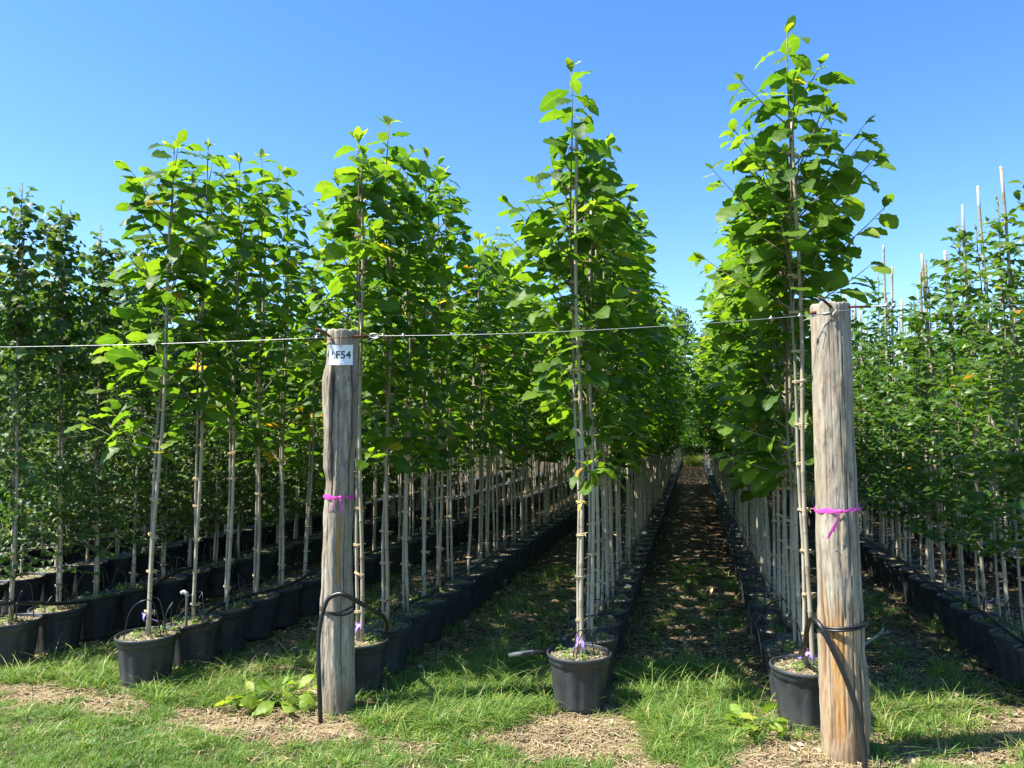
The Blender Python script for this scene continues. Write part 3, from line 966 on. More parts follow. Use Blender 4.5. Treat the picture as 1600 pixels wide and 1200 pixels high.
mass('end_hedge', [(-14 + 1.1 * k, 53 + (k % 3) * .6, 56, 1.3) for k in range(34)], 300, (3.0, 4.4), .1, .95, (.16, .26),
     M['leaf_small'], SL, 'hedge closing the far end of the nursery path', .45, 4)
# feathery trees peeping over the left rows
def far_tree(x, y, H, label, seed, tint, mat):
    rs = np.random.default_rng(seed)
    root = thing('background_tree', label, 'tree', (x, y, 0), 0)
    mb = MB(); path = trunk_path(rs, H, (.1, .1), .05); mb.tube(path, np.linspace(.07, .012, 16), 7)
    L = Leaves()
    for i in range(46):
        k = (i + rs.random()) / 46; z = 1.2 + (H - 1.3) * k; az = i * 2.4 + rs.normal(0, .3)
        ln = np.interp(k, [0, .4, 1], [.9, 1.15, .3]) * rs.uniform(.6, 1.1)
        p0 = at_z(path, z); el = rs.uniform(.3, .9)
        d = np.array([math.cos(az) * math.cos(el), math.sin(az) * math.cos(el), math.sin(el)])
        mb.tube([p0, p0 + d * ln * .5, p0 + d * ln + [0, 0, .08]], [.012, .007, .002], 3, cap=False)
        for s in np.arange(.15, ln, .028):
            t = tint + rs.normal(0, .12) + (1.1 if rs.random() < .03 else 0)
            L.add(p0 + d * s + rs.normal(0, .05, 3), rs.normal(0, 1, 3) + [0, 0, -.2], rs.uniform(.06, .10), max(0, t), rs.normal(0, .5))
    link('trunk', mb.mesh('trunk', M['bark']), root)
    o = link('crown', leaves_mesh('crown', L, SM, mat, rs), root); o['kind'] = 'stuff'
far_tree(-9.6, 8.6, 4.5, 'reddish tipped feathery tree peeping over the small-leaved row at left', 801, .8, M['leaf_dark'])
far_tree(-11.6, 9.6, 5.0, 'tall green tree behind the rows at the left edge', 802, .4, M['leaf_dark'])

def end_tree(x, y, H, label, seed):
    rs = np.random.default_rng(seed); root = thing('tall_tree', label, 'tree', (x, y, 0))
    mb = MB(); path = trunk_path(rs, H, (.3, 0), .1); mb.tube(path, np.linspace(.16, .03, 16), 8); L = Leaves()
    for i in range(60):
        k = (i + rs.random()) / 60; z = 1.5 + (H - 1.8) * k; az = i * 2.4; el = rs.uniform(.1, .9)
        ln = np.interp(k, [0, .4, 1], [1.5, 2.1, .4]) * rs.uniform(.6, 1.1); p0 = at_z(path, z)
        d = np.array([math.cos(az) * math.cos(el), math.sin(az) * math.cos(el), math.sin(el)])
        mb.tube([p0, p0 + d * ln * .5, p0 + d * ln], [.03, .015, .004], 3, cap=False)
        for q in range(85):
            L.add(p0 + d * ln * rs.uniform(.2, 1.05) + rs.normal(0, .24, 3), rs.normal(0, 1, 3), rs.uniform(.14, .24), max(0, .5 + rs.normal(0, .2)), rs.normal(0, .6))
    link('trunk', mb.mesh('trunk', M['bark']), root)
    o = link('crown', leaves_mesh('crown', L, SL, M['leaf_small'], rs), root); o['kind'] = 'stuff'
end_tree(-.9, 50, 9.5, 'tall leafy tree closing the left side of the path end', 811)
for _x, _y, _h, _l in ((-.35, 41.5, 4.6, 'dense green shrub filling the left half of the path end'), (.35, 42.5, 4.2, 'dense green shrub filling the right half of the path end')):
    rs = np.random.default_rng(int(_h * 100)); root = thing('shrub', _l, 'shrub', (_x, _y, 0)); mb = MB(); L = Leaves()
    for i in range(14):
        a = i * 2.4; q = np.array([math.cos(a) * .6, math.sin(a) * .6, _h * rs.uniform(.6, 1)]); mb.tube([(0, 0, 0), q * [.4, .4, .5], q], [.03, .02, .006], 4, cap=False)
    for i in range(5200):
        z = .15 + (_h - .15) * rs.random(); rr_ = .95 * math.sqrt(rs.random()) * (1.1 - .5 * (z / _h) ** 2); a = rs.uniform(0, 6.3)
        L.add((rr_ * math.cos(a), rr_ * math.sin(a), z), rs.normal(0, 1, 3), rs.uniform(.10, .17), max(0, .3 + rs.normal(0, .2)), rs.normal(0, .6))
    link('stems', mb.mesh('stems', M['bark']), root); o = link('foliage', leaves_mesh('foliage', L, SL, M['leaf_small'], rs), root); o['kind'] = 'stuff'
end_tree(.9, 51.5, 8.4, 'lower leafy tree closing the right side of the path end', 812)
far_bush = None

# ------------------------------------------------------------------ posts
def post(name_label, x, y, H, prof, seed, cracks, fresh, ridges, lean=0, turn=0.):
    cracks = [(c[0] + turn, *c[1:]) for c in cracks]; fresh = [(c[0] + turn, *c[1:]) for c in fresh]; ridges = [(c[0] + turn, *c[1:]) for c in ridges]
    """prof: (z, radius, x offset)"""
    n = 144; zs = np.concatenate([np.linspace(-.12, H - .03, 190), [H - .012, H - .003]])
    th = np.arange(n) / n * 2 * PI
    TH, Z = np.meshgrid(th, zs)
    pz = [p[0] for p in prof]
    Rr = np.interp(Z, pz, [p[1] for p in prof]); OX = np.interp(Z, pz, [p[2] for p in prof])
    cx = np.cos(TH); cy = np.sin(TH)
    nz = fbm(cx * 2.4 + 10 + Z * .9, cy * 2.4 + Z * .35, seed, 4) - .5
    fl = fbm(cx * 13 + 50, cy * 13 + Z * .8 + 20, seed + 3, 3) - .5
    Rr = Rr * (1 + .10 * nz + (.11 if turn > 0 else .05) * (fbm(cx * 1.6 + 30 + Z * 2.6, cy * 1.6 - Z * 2.2, seed + 6, 3) - .5)) + .0035 * fl + .010 * (fbm(cx * 5 + 7, cy * 5 + Z * 9, seed + 5, 5) - .5)
    CR = np.zeros_like(Rr)
    for (t0, z0, z1, w, dep) in cracks:
        tt = t0 + .10 * (fbm(Z * 2.5, Z * 0 + t0 * 3, seed + 8) - .5) * 2
        d = np.abs((TH - tt + PI) % (2 * PI) - PI)
        env = sstep(z0, z0 + .12, Z) * (1 - sstep(z1 - .12, z1, Z))
        ww = w * (.5 + fbm(Z * 6, Z * 0 + t0, seed + 9))
        g = np.exp(-(d / ww) ** 2) * env
        Rr = Rr - dep * g; CR = np.maximum(CR, g)
    for (t0, tw, z0, z1, amp) in ridges:          # bark left on the timber: a raised ragged shell
        d = np.abs((TH - t0 + PI) % (2 * PI) - PI) + .35 * (fbm(Z * 4, Z * 0 + t0, seed + 12) - .5)
        env = sstep(z0, z0 + .1, Z) * (1 - sstep(z1 - .15, z1, Z)) * (1 - sstep(tw * .75, tw, d))
        Rr = Rr + amp * env * (.6 + .8 * fbm(cx * 16 + Z * 2, cy * 16 + Z * 5, seed + 14))
        CR = np.maximum(CR, .35 * env * sstep(.5, .62, fbm(cx * 14, cy * 14 + Z * 6, seed + 15)))
    FR = np.zeros_like(Rr)
    for (t0, tw, z0, z1, st) in fresh:
        d = np.abs((TH - t0 + PI) % (2 * PI) - PI)
        e = (1 - sstep(tw * .7, tw * 1.1, d + .5 * tw * (fbm(cx * 9, cy * 9 + Z * 3, seed + 20) - .5) * 2))
        e = e * sstep(z0, z0 + .06, Z + .12 * (fbm(TH * 12, Z, seed + 22) - .5)) * (1 - sstep(z1 - .16, z1, Z + .22 * (fbm(TH * 14, Z * 2, seed + 23) - .5)))
        FR = np.maximum(FR, e * st); Rr = Rr - .006 * e
    Rr = np.where(Z > H - .008, Rr * .975, Rr)
    rim = np.where(Z > H - .05, (fbm(cx * 6, cy * 6, seed + 30) - .5) * .02, 0)
    Vx = OX + Rr * cx; Vy = Rr * cy; Vz = Z + rim
    V = np.stack([Vx.ravel(), Vy.ravel(), Vz.ravel()], 1); m = len(zs)
    idx = np.arange(m * n).reshape(m, n)
    Q = np.stack([idx[:-1], np.roll(idx, -1, 1)[:-1], np.roll(idx, -1, 1)[1:], idx[1:]], -1).reshape(-1, 4)
    # end grain
    top = V[-n:]; c = top.mean(0); ring = []
    CRf = CR.ravel().tolist(); FRf = FR.ravel().tolist(); VV = [V]; base = idx[-1]; k = m * n
    for s in (.8, .55, .3, .08):
        rr_ = c + (top - c) * s; rr_[:, 2] += (fbm(rr_[:, 0] * 60, rr_[:, 1] * 60, seed + 40) - .5) * .012
        VV.append(rr_); new = np.arange(k, k + n); k += n
        Q = np.concatenate([Q, np.stack([base, np.roll(base, -1), np.roll(new, -1), new], 1)])
        base = new; CRf += [.25 * (s < .7)] * n; FRf += [0.] * n
    root = thing('timber_post', name_label, 'post', (x, y, 0), 0)
    tmb = link('timber', new_mesh('timber', np.concatenate(VV), Q, M['wood'], True, None, {'crack': np.array(CRf), 'fresh': np.array(FRf)}), root)
    tmb.rotation_euler = (0, lean, 0)
    return root
FRONT = -PI / 2            # azimuth that faces the viewer
PL = (-2.11, 4.37); PR = (.735, 4.37)
HL_, HR_ = 2.29, 2.345
postL = post('grey timber post with a white number card and pink ribbon', *PL, HL_,
     [(-.2, .098, .01), (0, .096, .01), (.25, .101, .0), (.45, .099, .0), (.6, .096, -.005), (.72, .092, -.01), (1.0, .087, -.012), (1.15, .088, -.01),
      (1.35, .081, -.0), (1.6, .083, .004), (1.9, .090, .0), (2.1, .094, .004), (2.25, .097, .01)], 3,
     [(FRONT - 1.0, .2, 1.0, .05, .012), (FRONT + .25, .0, .75, .03, .006), (FRONT + .75, 1.1, 2.2, .05, .012), (FRONT - .55, 1.2, 2.1, .06, .016),
      (FRONT + 1.2, .1, 1.0, .05, .01), (FRONT - .15, 1.5, 2.0, .025, .005), (FRONT - .75, .9, 1.35, .03, .006), (FRONT + .5, .6, 1.3, .025, .006)],
     [(FRONT + .12, .24, .70, 1.24, 1.0), (FRONT - .02, .06, 1.15, 1.42, .5), (FRONT + .45, .2, .05, .22, .8)],
     [(FRONT - 1.05, .55, 1.35, 2.12, .020), (FRONT + .55, .35, 1.45, 2.05, .012), (FRONT + 1.1, .5, 1.55, 2.15, .012), (FRONT - 1.3, .4, .1, .75, .010), (FRONT + .1, .25, 1.38, 1.75, -.007)], turn=.40)
postR = post('thick timber post with orange exposed wood and pink ribbon, no card', *PR, HR_,
     [(-.2, .116, .008), (0, .114, .008), (.3, .110, .006), (.6, .109, .004), (.9, .108, 0), (1.2, .105, -.004), (1.7, .102, -.006), (2.35, .100, -.008)], 17,
     [(FRONT - .95, .35, 1.15, .045, .016), (FRONT + .55, .0, 2.2, .02, .005), (FRONT + .12, .1, .8, .02, .004), (FRONT - .4, 1.0, 2.1, .02, .004),
      (FRONT + 1.1, .2, 1.8, .035, .009), (FRONT - .1, 1.3, 2.3, .015, .004), (FRONT + .3, .9, 1.9, .015, .003), (FRONT + .9, .0, .6, .05, .012),
      (FRONT - .65, .0, .9, .02, .005), (FRONT + .35, 2.0, 2.4, .03, .006)],
     [(FRONT - .22, .40, .05, .80, 1.0), (FRONT - .2, 1.3, -.1, .85, .48), (FRONT - .85, .14, .6, 1.0, .9), (FRONT + .72, .12, -.1, .22, .8), (FRONT + .1, .10, .95, 1.35, .3)],
     [(FRONT + 1.25, .45, .05, .55, .012), (FRONT - 1.4, .3, .2, .8, .006)], turn=-.16)

# bolts through the posts
def bolt(parent, z, x0, ex, dy=-.1):
    mb = MB()
    mb.tube([(x0 - .045, dy * .62, z + .006), (ex, dy * .35, z + .006)], .0065, 8)
    o = link('eye_bolt', mb.mesh('eye_bolt', M['rust']), parent)
    mb = MB()
    mb.tube([(x0 - .12, dy - .052, z + .045), (x0 - .09, dy - .02, z + .035), (x0 - .05, dy + .0, z + .0)], [.007, .0075, .0075], 8)
    link('spike', mb.mesh('spike', M['rust']), parent)
bolt(postL, HL_ - .052, .02, .20)
bolt(postR, HR_ - .032, .03, .185)
mb = MB(); mb.tube([(-.115, -.03, HR_ - .05), (-.085, -.06, HR_ - .05)], .009, 8); link('bolt_end', mb.mesh('bolt_end', M['rust']), postR)
mb = MB()
V = np.array([(-.026, -.106, HR_ - .088), (-.012, -.108, HR_ - .070), (.006, -.112, HR_ - .050), (-.004, -.118, HR_ - .06), (-.03, -.114, HR_ - .10)])
mb.tube([(-.03, -.112, HR_ - .098), (-.012, -.118, HR_ - .07), (.004, -.115, HR_ - .05)], [.004, .0085, .006], 6); link('wood_splinter', mb.mesh('wood_splinter', M['wood']), postR)

# straining wire and its fittings
def wire_thing(label, p, q, parts, sag=.01, r=.0016):
    root = thing('straining_wire', label, 'wire', p, 0)
    q = np.array(q) - np.array(p); k = np.linspace(0, 1, 24)
    pts = k[:, None] * q[None]; pts[:, 2] -= sag * 4 * k * (1 - k)
    mb = MB(); mb.tube(pts, r, 6); link('strand', mb.mesh('strand', M['wire']), root)
    for kind, s in parts:
        c = np.array([np.interp(s, k, pts[:, j]) for j in range(3)])
        d = q / np.linalg.norm(q)
        mb = MB()
        if kind == 'eye':
            th = np.linspace(0, 2 * PI, 17)
            mb.tube(np.stack([c[0] + .028 * np.cos(th), np.full(17, c[1]), c[2] + .013 * np.sin(th)], 1), .0045, 6, cap=False)
            link('wire_eye', mb.mesh('wire_eye', M['wire']), root)
        elif kind == 'clamp':
            mb.tube([c - d * .010, c - d * .009, c + d * .009, c + d * .010], [.003, .0065, .0065, .003], 8)
            mb.tube([c + [0, 0, -.014], c + [0, 0, .014]], .0045, 6)
            link('wire_clamp', mb.mesh('wire_clamp', M['wire']), root)
        else:
            mb.tube([c, c + d * .02 + [0, -.01, -.01], c + d * (-.04) + [0, -.02, -.03]], [.0022, .002, .0015], 5)
            link('wire_tail', mb.mesh('wire_tail', M['wire']), root)
    return root
zL = HL_ - .05; zR = HR_ - .045
wire_thing('silver wire running left from the labelled post across the small-leaved trees', (PL[0] - .02, PL[1] - .105, zL - .004), (-7.6, 4.1, 2.33),
           [('clamp', .018), ('clamp', .15)], .05)
wire_thing('long silver wire strung between the two timber posts', (PL[0] + .20, PL[1] - .05, zL + .004), (PR[0] - .02, PR[1] - .11, zR - .02),
           [('eye', .012), ('clamp', .035), ('clamp', .085), ('tail', .02), ('clamp', .885), ('clamp', .94), ('tail', .96)], .03, .0018)
wire_thing('silver wire leaving the unlabelled post to the right', (PR[0] + .185, PR[1] - .04, zR + .022), (4.6, 4.45, 2.33), [('clamp', .02), ('clamp', .03)], .03)
wire_thing('thin second wire low among the tall-caned trees at right', (1.45, 5.4, 1.86), (3.6, 6.3, 2.22), [], .02, .0016)
# wire loops round the post heads
for (pp, H, r0) in ((PL, zL, .107), (PR, zR, .104)):
    th = np.linspace(-PI * 1.02, .05, 30)
    mb = MB(); mb.tube(np.stack([(r0 + .003) * np.cos(th), (r0 + .003) * np.sin(th), H - .012 + .012 * np.cos(th)], 1), .0025, 5)
    link('wire_loop', mb.mesh('wire_loop', M['wire' if pp is PR else 'rust']), postL if pp is PL else postR)

# number card (flat print bent round the post)
card = thing('number_card', 'white laminated card printed .F54 stapled near the post top', 'sign', (PL[0] + .004, PL[1], 0), 0)
cz = 2.125; cw = .142; chh = .122; cr_ = .1065
def wrap(s, z, off=0.0, ph0=FRONT + .34):
    a = ph0 + s / cr_
    return ((cr_ + off) * math.cos(a), (cr_ + off) * math.sin(a), z)
V = []; Q = []; nn = 14
for lay in (0, -.0012):
    for j in range(9):
        for i in range(nn + 1):
            s = (i / nn - .5) * cw; z = cz + (j / 8 - .5) * chh + .004 * (2 * i / nn - 1) ** 2
            V.append(wrap(s, z, lay + .004 * (abs(j / 4 - 1)) ** 2 + .007 * abs(i / nn * 2 - 1) ** 6))
for j in range(8):
    for i in range(nn):
        a = j * (nn + 1) + i; Q.append((a, a + 1, a + nn + 2, a + nn + 1))
        b = a + 9 * (nn + 1); Q.append((b, b + nn + 1, b + nn + 2, b + 1))
link('card', new_mesh('card', np.array(V), np.array(Q), M['paper']), card)
def text_mesh(txt, size):
    cu = bpy.data.curves.new('printed_text', 'FONT'); cu.body = txt; cu.size = size; cu.align_x = 'LEFT'; cu.offset = size * .018
    cu.resolution_u = 3
    o = bpy.data.objects.new('tmp', cu); C.objects.link(o)
    dg = bpy.context.evaluated_depsgraph_get()
    me = bpy.data.meshes.new_from_object(o.evaluated_get(dg)); bpy.data.objects.remove(o); return me
import bmesh
me = text_mesh('P.F54', .064)
bm = bmesh.new(); bm.from_mesh(me)
for xx in np.arange(-.02, .2, .006):
    bmesh.ops.bisect_plane(bm, geom=bm.verts[:] + bm.edges[:] + bm.faces[:], plane_co=(xx, 0, 0), plane_no=(1, 0, 0))
mnx = min(v.co.x for v in bm.verts); mxx = max(v.co.x for v in bm.verts)
cut = mxx - .1165
bmesh.ops.bisect_plane(bm, geom=bm.verts[:] + bm.edges[:] + bm.faces[:], plane_co=(cut, 0, 0), plane_no=(-1, 0, 0), clear_outer=True)
for v in bm.verts:
    s = v.co.x - (cut + mxx) / 2 + .0035; z = cz - .020 + v.co.y
    i_ = s / cw * 2
    zc = abs((z - cz) / chh * 2)
    v.co = wrap(s, z + .004 * i_ ** 2, .0012 + .004 * zc ** 2 + .007 * abs(i_) ** 6)
bm.to_mesh(me); bm.free(); me.materials.clear(); me.materials.append(M['ink'])
link('printed_text', me, card)
for zz in (cz + chh / 2 - .004, cz - chh / 2 + .008):
    mb = MB(); p = wrap(-.003, zz, .008); q = wrap(.007, zz - .003, .008); mb.tube([p, q], .0028, 6); link('staple', mb.mesh('staple', M['rust']), card)

# pink ribbons
def ribbon(label, x, y, z, r, tilt, tails, knot, wl=.028):
    root = thing('pink_ribbon', label, 'ribbon', (x, y, z), 0)
    th = np.linspace(0, 2 * PI, 61); V = []; Q = []
    for i, a in enumerate(th):
        near = math.exp(-(((a - knot + PI) % (2 * PI) - PI) / .35) ** 2)
        w = wl * (1 - .7 * near) * (.8 + .25 * math.sin(3 * a + 1)); zc = tilt * math.cos(a) + .004 * math.sin(5 * a)
        rr = r + .0035 + .005 * near + .002 * math.sin(9 * a)
        for s in (-.5, 0, .5):
            V.append((rr * math.cos(a) + (.0025 if s == 0 else 0) * math.cos(a), (rr + (.0025 if s == 0 else 0)) * math.sin(a), zc + s * w))
    for i in range(60):
        for j in range(2):
            a = i * 3 + j; Q.append((a, a + 3, a + 4, a + 1))
    link('band', new_mesh('band', np.array(V), np.array(Q), M['pink']), root)
    kp = np.array([(r + .008) * math.cos(knot), (r + .008) * math.sin(knot), tilt * math.cos(knot)])
    mb = MB(); mb.tube([kp + [-.012, 0, .002], kp + [-.004, -.004, .004], kp + [.004, -.004, -.003], kp + [.012, 0, -.002]], [.004, .009, .009, .004], 8)
    link('knot', mb.mesh('knot', M['pink']), root)
    for (dx, dz, w) in tails:
        V = []; Q = []; n = 8
        for i in range(n + 1):
            k = i / n
            c = kp + np.array([dx * k, -.006 - .010 * math.sin(k * 3), dz * k + .006 * math.sin(k * 5)])
            ww = w * (.35 + .65 * min(1, k * 2.5)) * (1 - .3 * k)
            ang = .3 + .9 * math.sin(k * 4)
            dr = np.array([math.cos(ang) * .8, math.sin(ang) * .5, .25])
            V += [c - dr * ww / 2, c + [0, -.002, 0], c + dr * ww / 2]
        for i in range(n):
            for j in range(2):
                a = i * 3 + j; Q.append((a, a + 3, a + 4, a + 1))
        link('tail', new_mesh('tail', np.array(V), np.array(Q), M['pink']), root)
ribbon('pink ribbon tied round the labelled post below its card', PL[0] - .007, PL[1], 1.268, .0865, -.001, [(-.075, -.085, .014), (.022, -.088, .020)], FRONT + .55)
ribbon('pink ribbon knotted round the thick unlabelled post', PR[0], PR[1], 1.255, .108, .008, [(-.065, -.135, .028), (-.04, -.10, .022)], FRONT - .05, .030)

# ------------------------------------------------------------------ hoses
def curve(pts, n=40):
    """Catmull-Rom through points"""
    P = np.array(pts, float); P = np.concatenate([2 * P[:1] - P[1:2], P, 2 * P[-1:] - P[-2:-1]])
    out = []; m = len(P) - 3; per = max(2, n // m)
    for i in range(m):
        for t in np.linspace(0, 1, per, endpoint=False):
            a, b, c, d = P[i:i + 4]
            out.append(.5 * ((2 * b) + (-a + c) * t + (2 * a - 5 * b + 4 * c - d) * t * t + (-a + 3 * b - 3 * c + d) * t ** 3))
    out.append(P[-2]); return np.array(out)

def hose_thing(label, pts, r=.0135, n=60, mat='hose', group=None):
    p0 = np.array(pts[0], float)
    root = thing('irrigation_hose', label, 'hose', tuple(p0), 0, group)
    mb = MB(); mb.tube(curve(pts, n) - p0, r, 8); link('pipe', mb.mesh('pipe', M[mat]), root)
    return root, p0

hl, p0 = hose_thing('black hose arching up and over the labelled post into the pots', [(-2.115, 4.17, -.02), (-2.13, 4.17, .25), (-2.15, 4.20, .48), (-2.12, 4.225, .655), (-2.06, 4.235, .705),
    (-2.0, 4.245, .70), (-1.93, 4.33, .63), (-1.87, 4.50, .52), (-1.93, 4.68, .40), (-2.04, 4.9, .345), (-2.14, 5.2, .34), (-2.2, 5.6, .335), (-2.1, 6.0, .34), (-2.17, 6.6, .34),
    (-2.1, 7.5, .34), (-2.16, 9, .34), (-2.1, 11, .34)], n=120)
th = np.linspace(0, 2 * PI, 40)
for dz in (0, .018):
    mb = MB(); mb.tube(np.stack([PL[0] - .006 + .103 * np.cos(th) - p0[0], PL[1] + .108 * np.sin(th) - p0[1], .585 + dz + .012 * np.sin(th * 2 + dz * 50) - p0[2]], 1), .0055, 6, cap=False)
    link('binding_loop', mb.mesh('binding_loop', M['hose']), hl)
hr, p0 = hose_thing('black hose leaning down the front of the unlabelled post', [(.80, 4.19, -.03), (.80, 4.20, .10), (.775, 4.215, .28), (.72, 4.225, .45), (.655, 4.23, .60), (.62, 4.25, .67),
    (.595, 4.33, .685), (.585, 4.45, .62), (.585, 4.62, .45), (.60, 4.9, .35), (.66, 5.3, .34), (.58, 5.8, .34), (.65, 6.6, .34), (.57, 8, .34), (.64, 10, .34)], n=110)
for dz in (0, .013):
    mb = MB(); mb.tube(np.stack([PR[0] + .008 + .121 * np.cos(th) - p0[0], PR[1] + .121 * np.sin(th) - p0[1], .655 + dz + .018 * np.cos(th) - p0[2]], 1), .0065, 6, cap=False)
    link('binding_loop', mb.mesh('binding_loop', M['hose']), hr)
hc, p0c = hose_thing('grey-ended black hose sticking out left of the front centre pot', [(-1.08, 4.72, .29), (-.98, 4.75, .30), (-.86, 4.82, .30), (-.80, 4.98, .335), (-.74, 5.3, .34), (-.66, 5.8, .34), (-.74, 6.6, .34), (-.66, 8, .34), (-.72, 10, .34)], n=70)
mb = MB(); mb.tube(np.array([(-1.13, 4.705, .285), (-1.05, 4.73, .294), (-.98, 4.75, .30)]) - p0c, .0155, 8); link('grey_end', mb.mesh('grey_end', M['greypipe']), hc)
h1, p01 = hose_thing('black hose lying over the pots left of the labelled post', [(-3.38, 4.62, .335), (-3.30, 4.78, .34), (-3.46, 5.0, .345), (-3.54, 5.5, .34), (-3.43, 6.1, .34), (-3.52, 7, .34), (-3.44, 8.5, .34), (-3.5, 11, .34)], n=60)
h0, p00 = hose_thing('black hose lying over the small-leaved pots at the left edge', [(-4.80, 4.5, .45), (-4.72, 4.68, .43), (-4.62, 4.9, .38), (-4.60, 5.2, .345), (-4.5, 5.7, .34), (-4.75, 6.4, .34), (-4.8, 7.5, .34), (-4.75, 9, .34)], n=60)
h5, p05 = hose_thing('black hose lying along the tall-caned pots at the right', [(2.02, 4.9, .34), (2.0, 5.6, .345), (2.05, 6.4, .34), (2.0, 7.5, .345), (2.08, 9, .34), (2.0, 12, .34), (2.1, 15, .34)], n=60)

def loops(root, p0, row, nloop, seed):
    """thin feeder tubes arching into each pot"""
    rs = np.random.default_rng(seed)
    k = 0
    far = MB()
    for (r, x, y) in ALLPOTS:
        if r != row: continue
        k += 1
        if k > 22: break
        for q in range(3 if k < 7 else 2):
            a = rs.uniform(0, 2 * PI); b = rs.uniform(0, 2 * PI); hgt = rs.uniform(.10, .24)
            A = np.array([x + .16 * math.cos(a), y + .16 * math.sin(a), .33]); B = np.array([x + .10 * math.cos(b) + rs.normal(0, .05), y + .10 * math.sin(b) + rs.normal(0, .08), .31])
            Mid = (A + B) / 2 + [rs.normal(0, .06), rs.normal(0, .04), hgt]
            pts = curve([A, (A * .6 + Mid * .4) + [0, 0, hgt * .5], Mid, (B * .7 + Mid * .3) + [0, 0, hgt * .4], B], 16) - p0
            if k <= nloop:
                mb = MB(); mb.tube(pts, .0036, 5); link('feeder_tube', mb.mesh('feeder_tube', M['hose']), root)
            else: far.tube(pts, .0042, 3, cap=False)
    if far.n:
        o = link('feeder_tubes', far.mesh('feeder_tubes', M['hose']), root); o['kind'] = 'stuff'
loops(hl, np.array([-2.085, 4.17, -.02]), 2, 8, 1); loops(hr, np.array([.93, 4.02, -.03]), 4, 8, 2); loops(hc, p0c, 3, 9, 3)
loops(h1, p01, 1, 6, 4); loops(h0, p00, 0, 5, 5); loops(h5, p05, 5, 8, 6)

# riser beside the front left pot
rz = thing('irrigation_riser', 'thin grey riser pipe with a white elbow behind the front left pot', 'pipe', (-3.47, 4.80, 0), 0)
mb = MB(); mb.tube([(0, 0, 0), (0, .0, .48), (.0, 0, .52)], [.009, .009, .010], 8); link('pipe', mb.mesh('pipe', M['greypipe']), rz)
mb = MB(); mb.tube([(0, 0, .505), (-.004, 0, .53), (-.022, -.004, .542), (-.04, -.008, .532)], [.013, .014, .014, .015], 8); link('elbow', mb.mesh('elbow', simple('dull_plastic', (.34, .36, .37), .5)), rz)

# purple tapes
def purple(label, x, y, z, h, tail=True, mat='purple'):
    root = thing('marker_tape', label, 'tape', (x, y, z), 0)
    th = np.linspace(0, 2 * PI, 25); mb = MB()
    V = []; Q = []
    for a in th:
        for s in (-.5, .5): V.append((.028 * math.cos(a) + .011, .022 * math.sin(a), s * h * (.8 + .2 * math.sin(4 * a)) + .004 * math.sin(a)))
    for i in range(24): Q.append((2 * i, 2 * i + 2, 2 * i + 3, 2 * i + 1))
    mb.add(V, Q); link('band', mb.mesh('band', M[mat]), root)
    if tail:
        for (dx, dz) in tail:
            mb = MB(); V = []; Q = []
            for i in range(6):
                k = i / 5; c = np.array([.02 + dx * k, -.026 - .012 * math.sin(k * 3), dz * k]); w = .010 * (1 - .4 * k)
                V += [c + [-w, .003, .002], c + [w, -.003, -.002]]
            for i in range(5): Q.append((2 * i, 2 * i + 2, 2 * i + 3, 2 * i + 1))
            mb.add(V, Q); link('tail', mb.mesh('tail', M[mat]), root)
purple('purple marker tape tied low on the front centre tree', -.70, 4.76, .40, .045, [(.02, -.07), (-.05, -.06), (.03, -.05)])
purple('purple marker tape tied low on the front left tree', -3.57, 4.50, .46, .012, [(.11, -.045), (.0, -.05)])
purple('purple marker tape on the tree behind the labelled post', -2.14, 4.72, .42, .03, [(.04, -.05), (-.03, -.06)])
purple('purple marker tape on the tree behind the unlabelled post', .61, 4.79, .40, .02, [(-.06, -.04), (.02, -.05)])
purple('small yellow tape tied midway up the front centre canes', -.695, 4.755, 1.235, .010, [(.02, .0), (-.02, -.06)], 'yellow')

# ------------------------------------------------------------------ grass, straw, litter
def blades(name, px, py, hgt, wid, lean, tint, mat, rs, segs=3):
    n = len(px); a = rs.uniform(0, 2 * PI, n)
    gz = ground_z(px, py)
    dx = np.cos(a); dy = np.sin(a)
    V = np.zeros((n, 2 * segs + 1, 3))
    for i in range(segs + 1):
        k = i / segs
        fx = lean * hgt * k ** 1.8; z = hgt * (k - .35 * lean * k * k) 
        w = wid * (1 - k ** 1.6 * .9) * .5
        cx = px + dx * fx; cy = py + dy * fx; cz_ = gz + z - .004
        if i < segs:
            V[:, 2 * i] = np.stack([cx - dy * w, cy + dx * w, cz_], 1); V[:, 2 * i + 1] = np.stack([cx + dy * w, cy - dx * w, cz_], 1)
        else: V[:, 2 * i] = np.stack([cx, cy, cz_], 1)
    m = 2 * segs + 1; b = (np.arange(n) * m)[:, None]
    Q = np.concatenate([b + [2 * i, 2 * i + 1, 2 * i + 3, 2 * i + 2] for i in range(segs - 1)])
    T = b + [2 * segs - 2, 2 * segs - 1, 2 * segs]
    return new_mesh(name, V.reshape(-1, 3), [Q, T], mat, False, None, {'tint': np.repeat(tint, m)})

rs = np.random.default_rng(77)
def free_of_pots(x, y):
    m = np.ones(len(x), bool)
    for (r, a, b) in ALLPOTS:
        if b < 8: m &= ((x - a) ** 2 + (y - b) ** 2) > .158 ** 2
    for (a, b) in (PL, PR): m &= ((x - a) ** 2 + (y - b) ** 2) > .10 ** 2
    return m
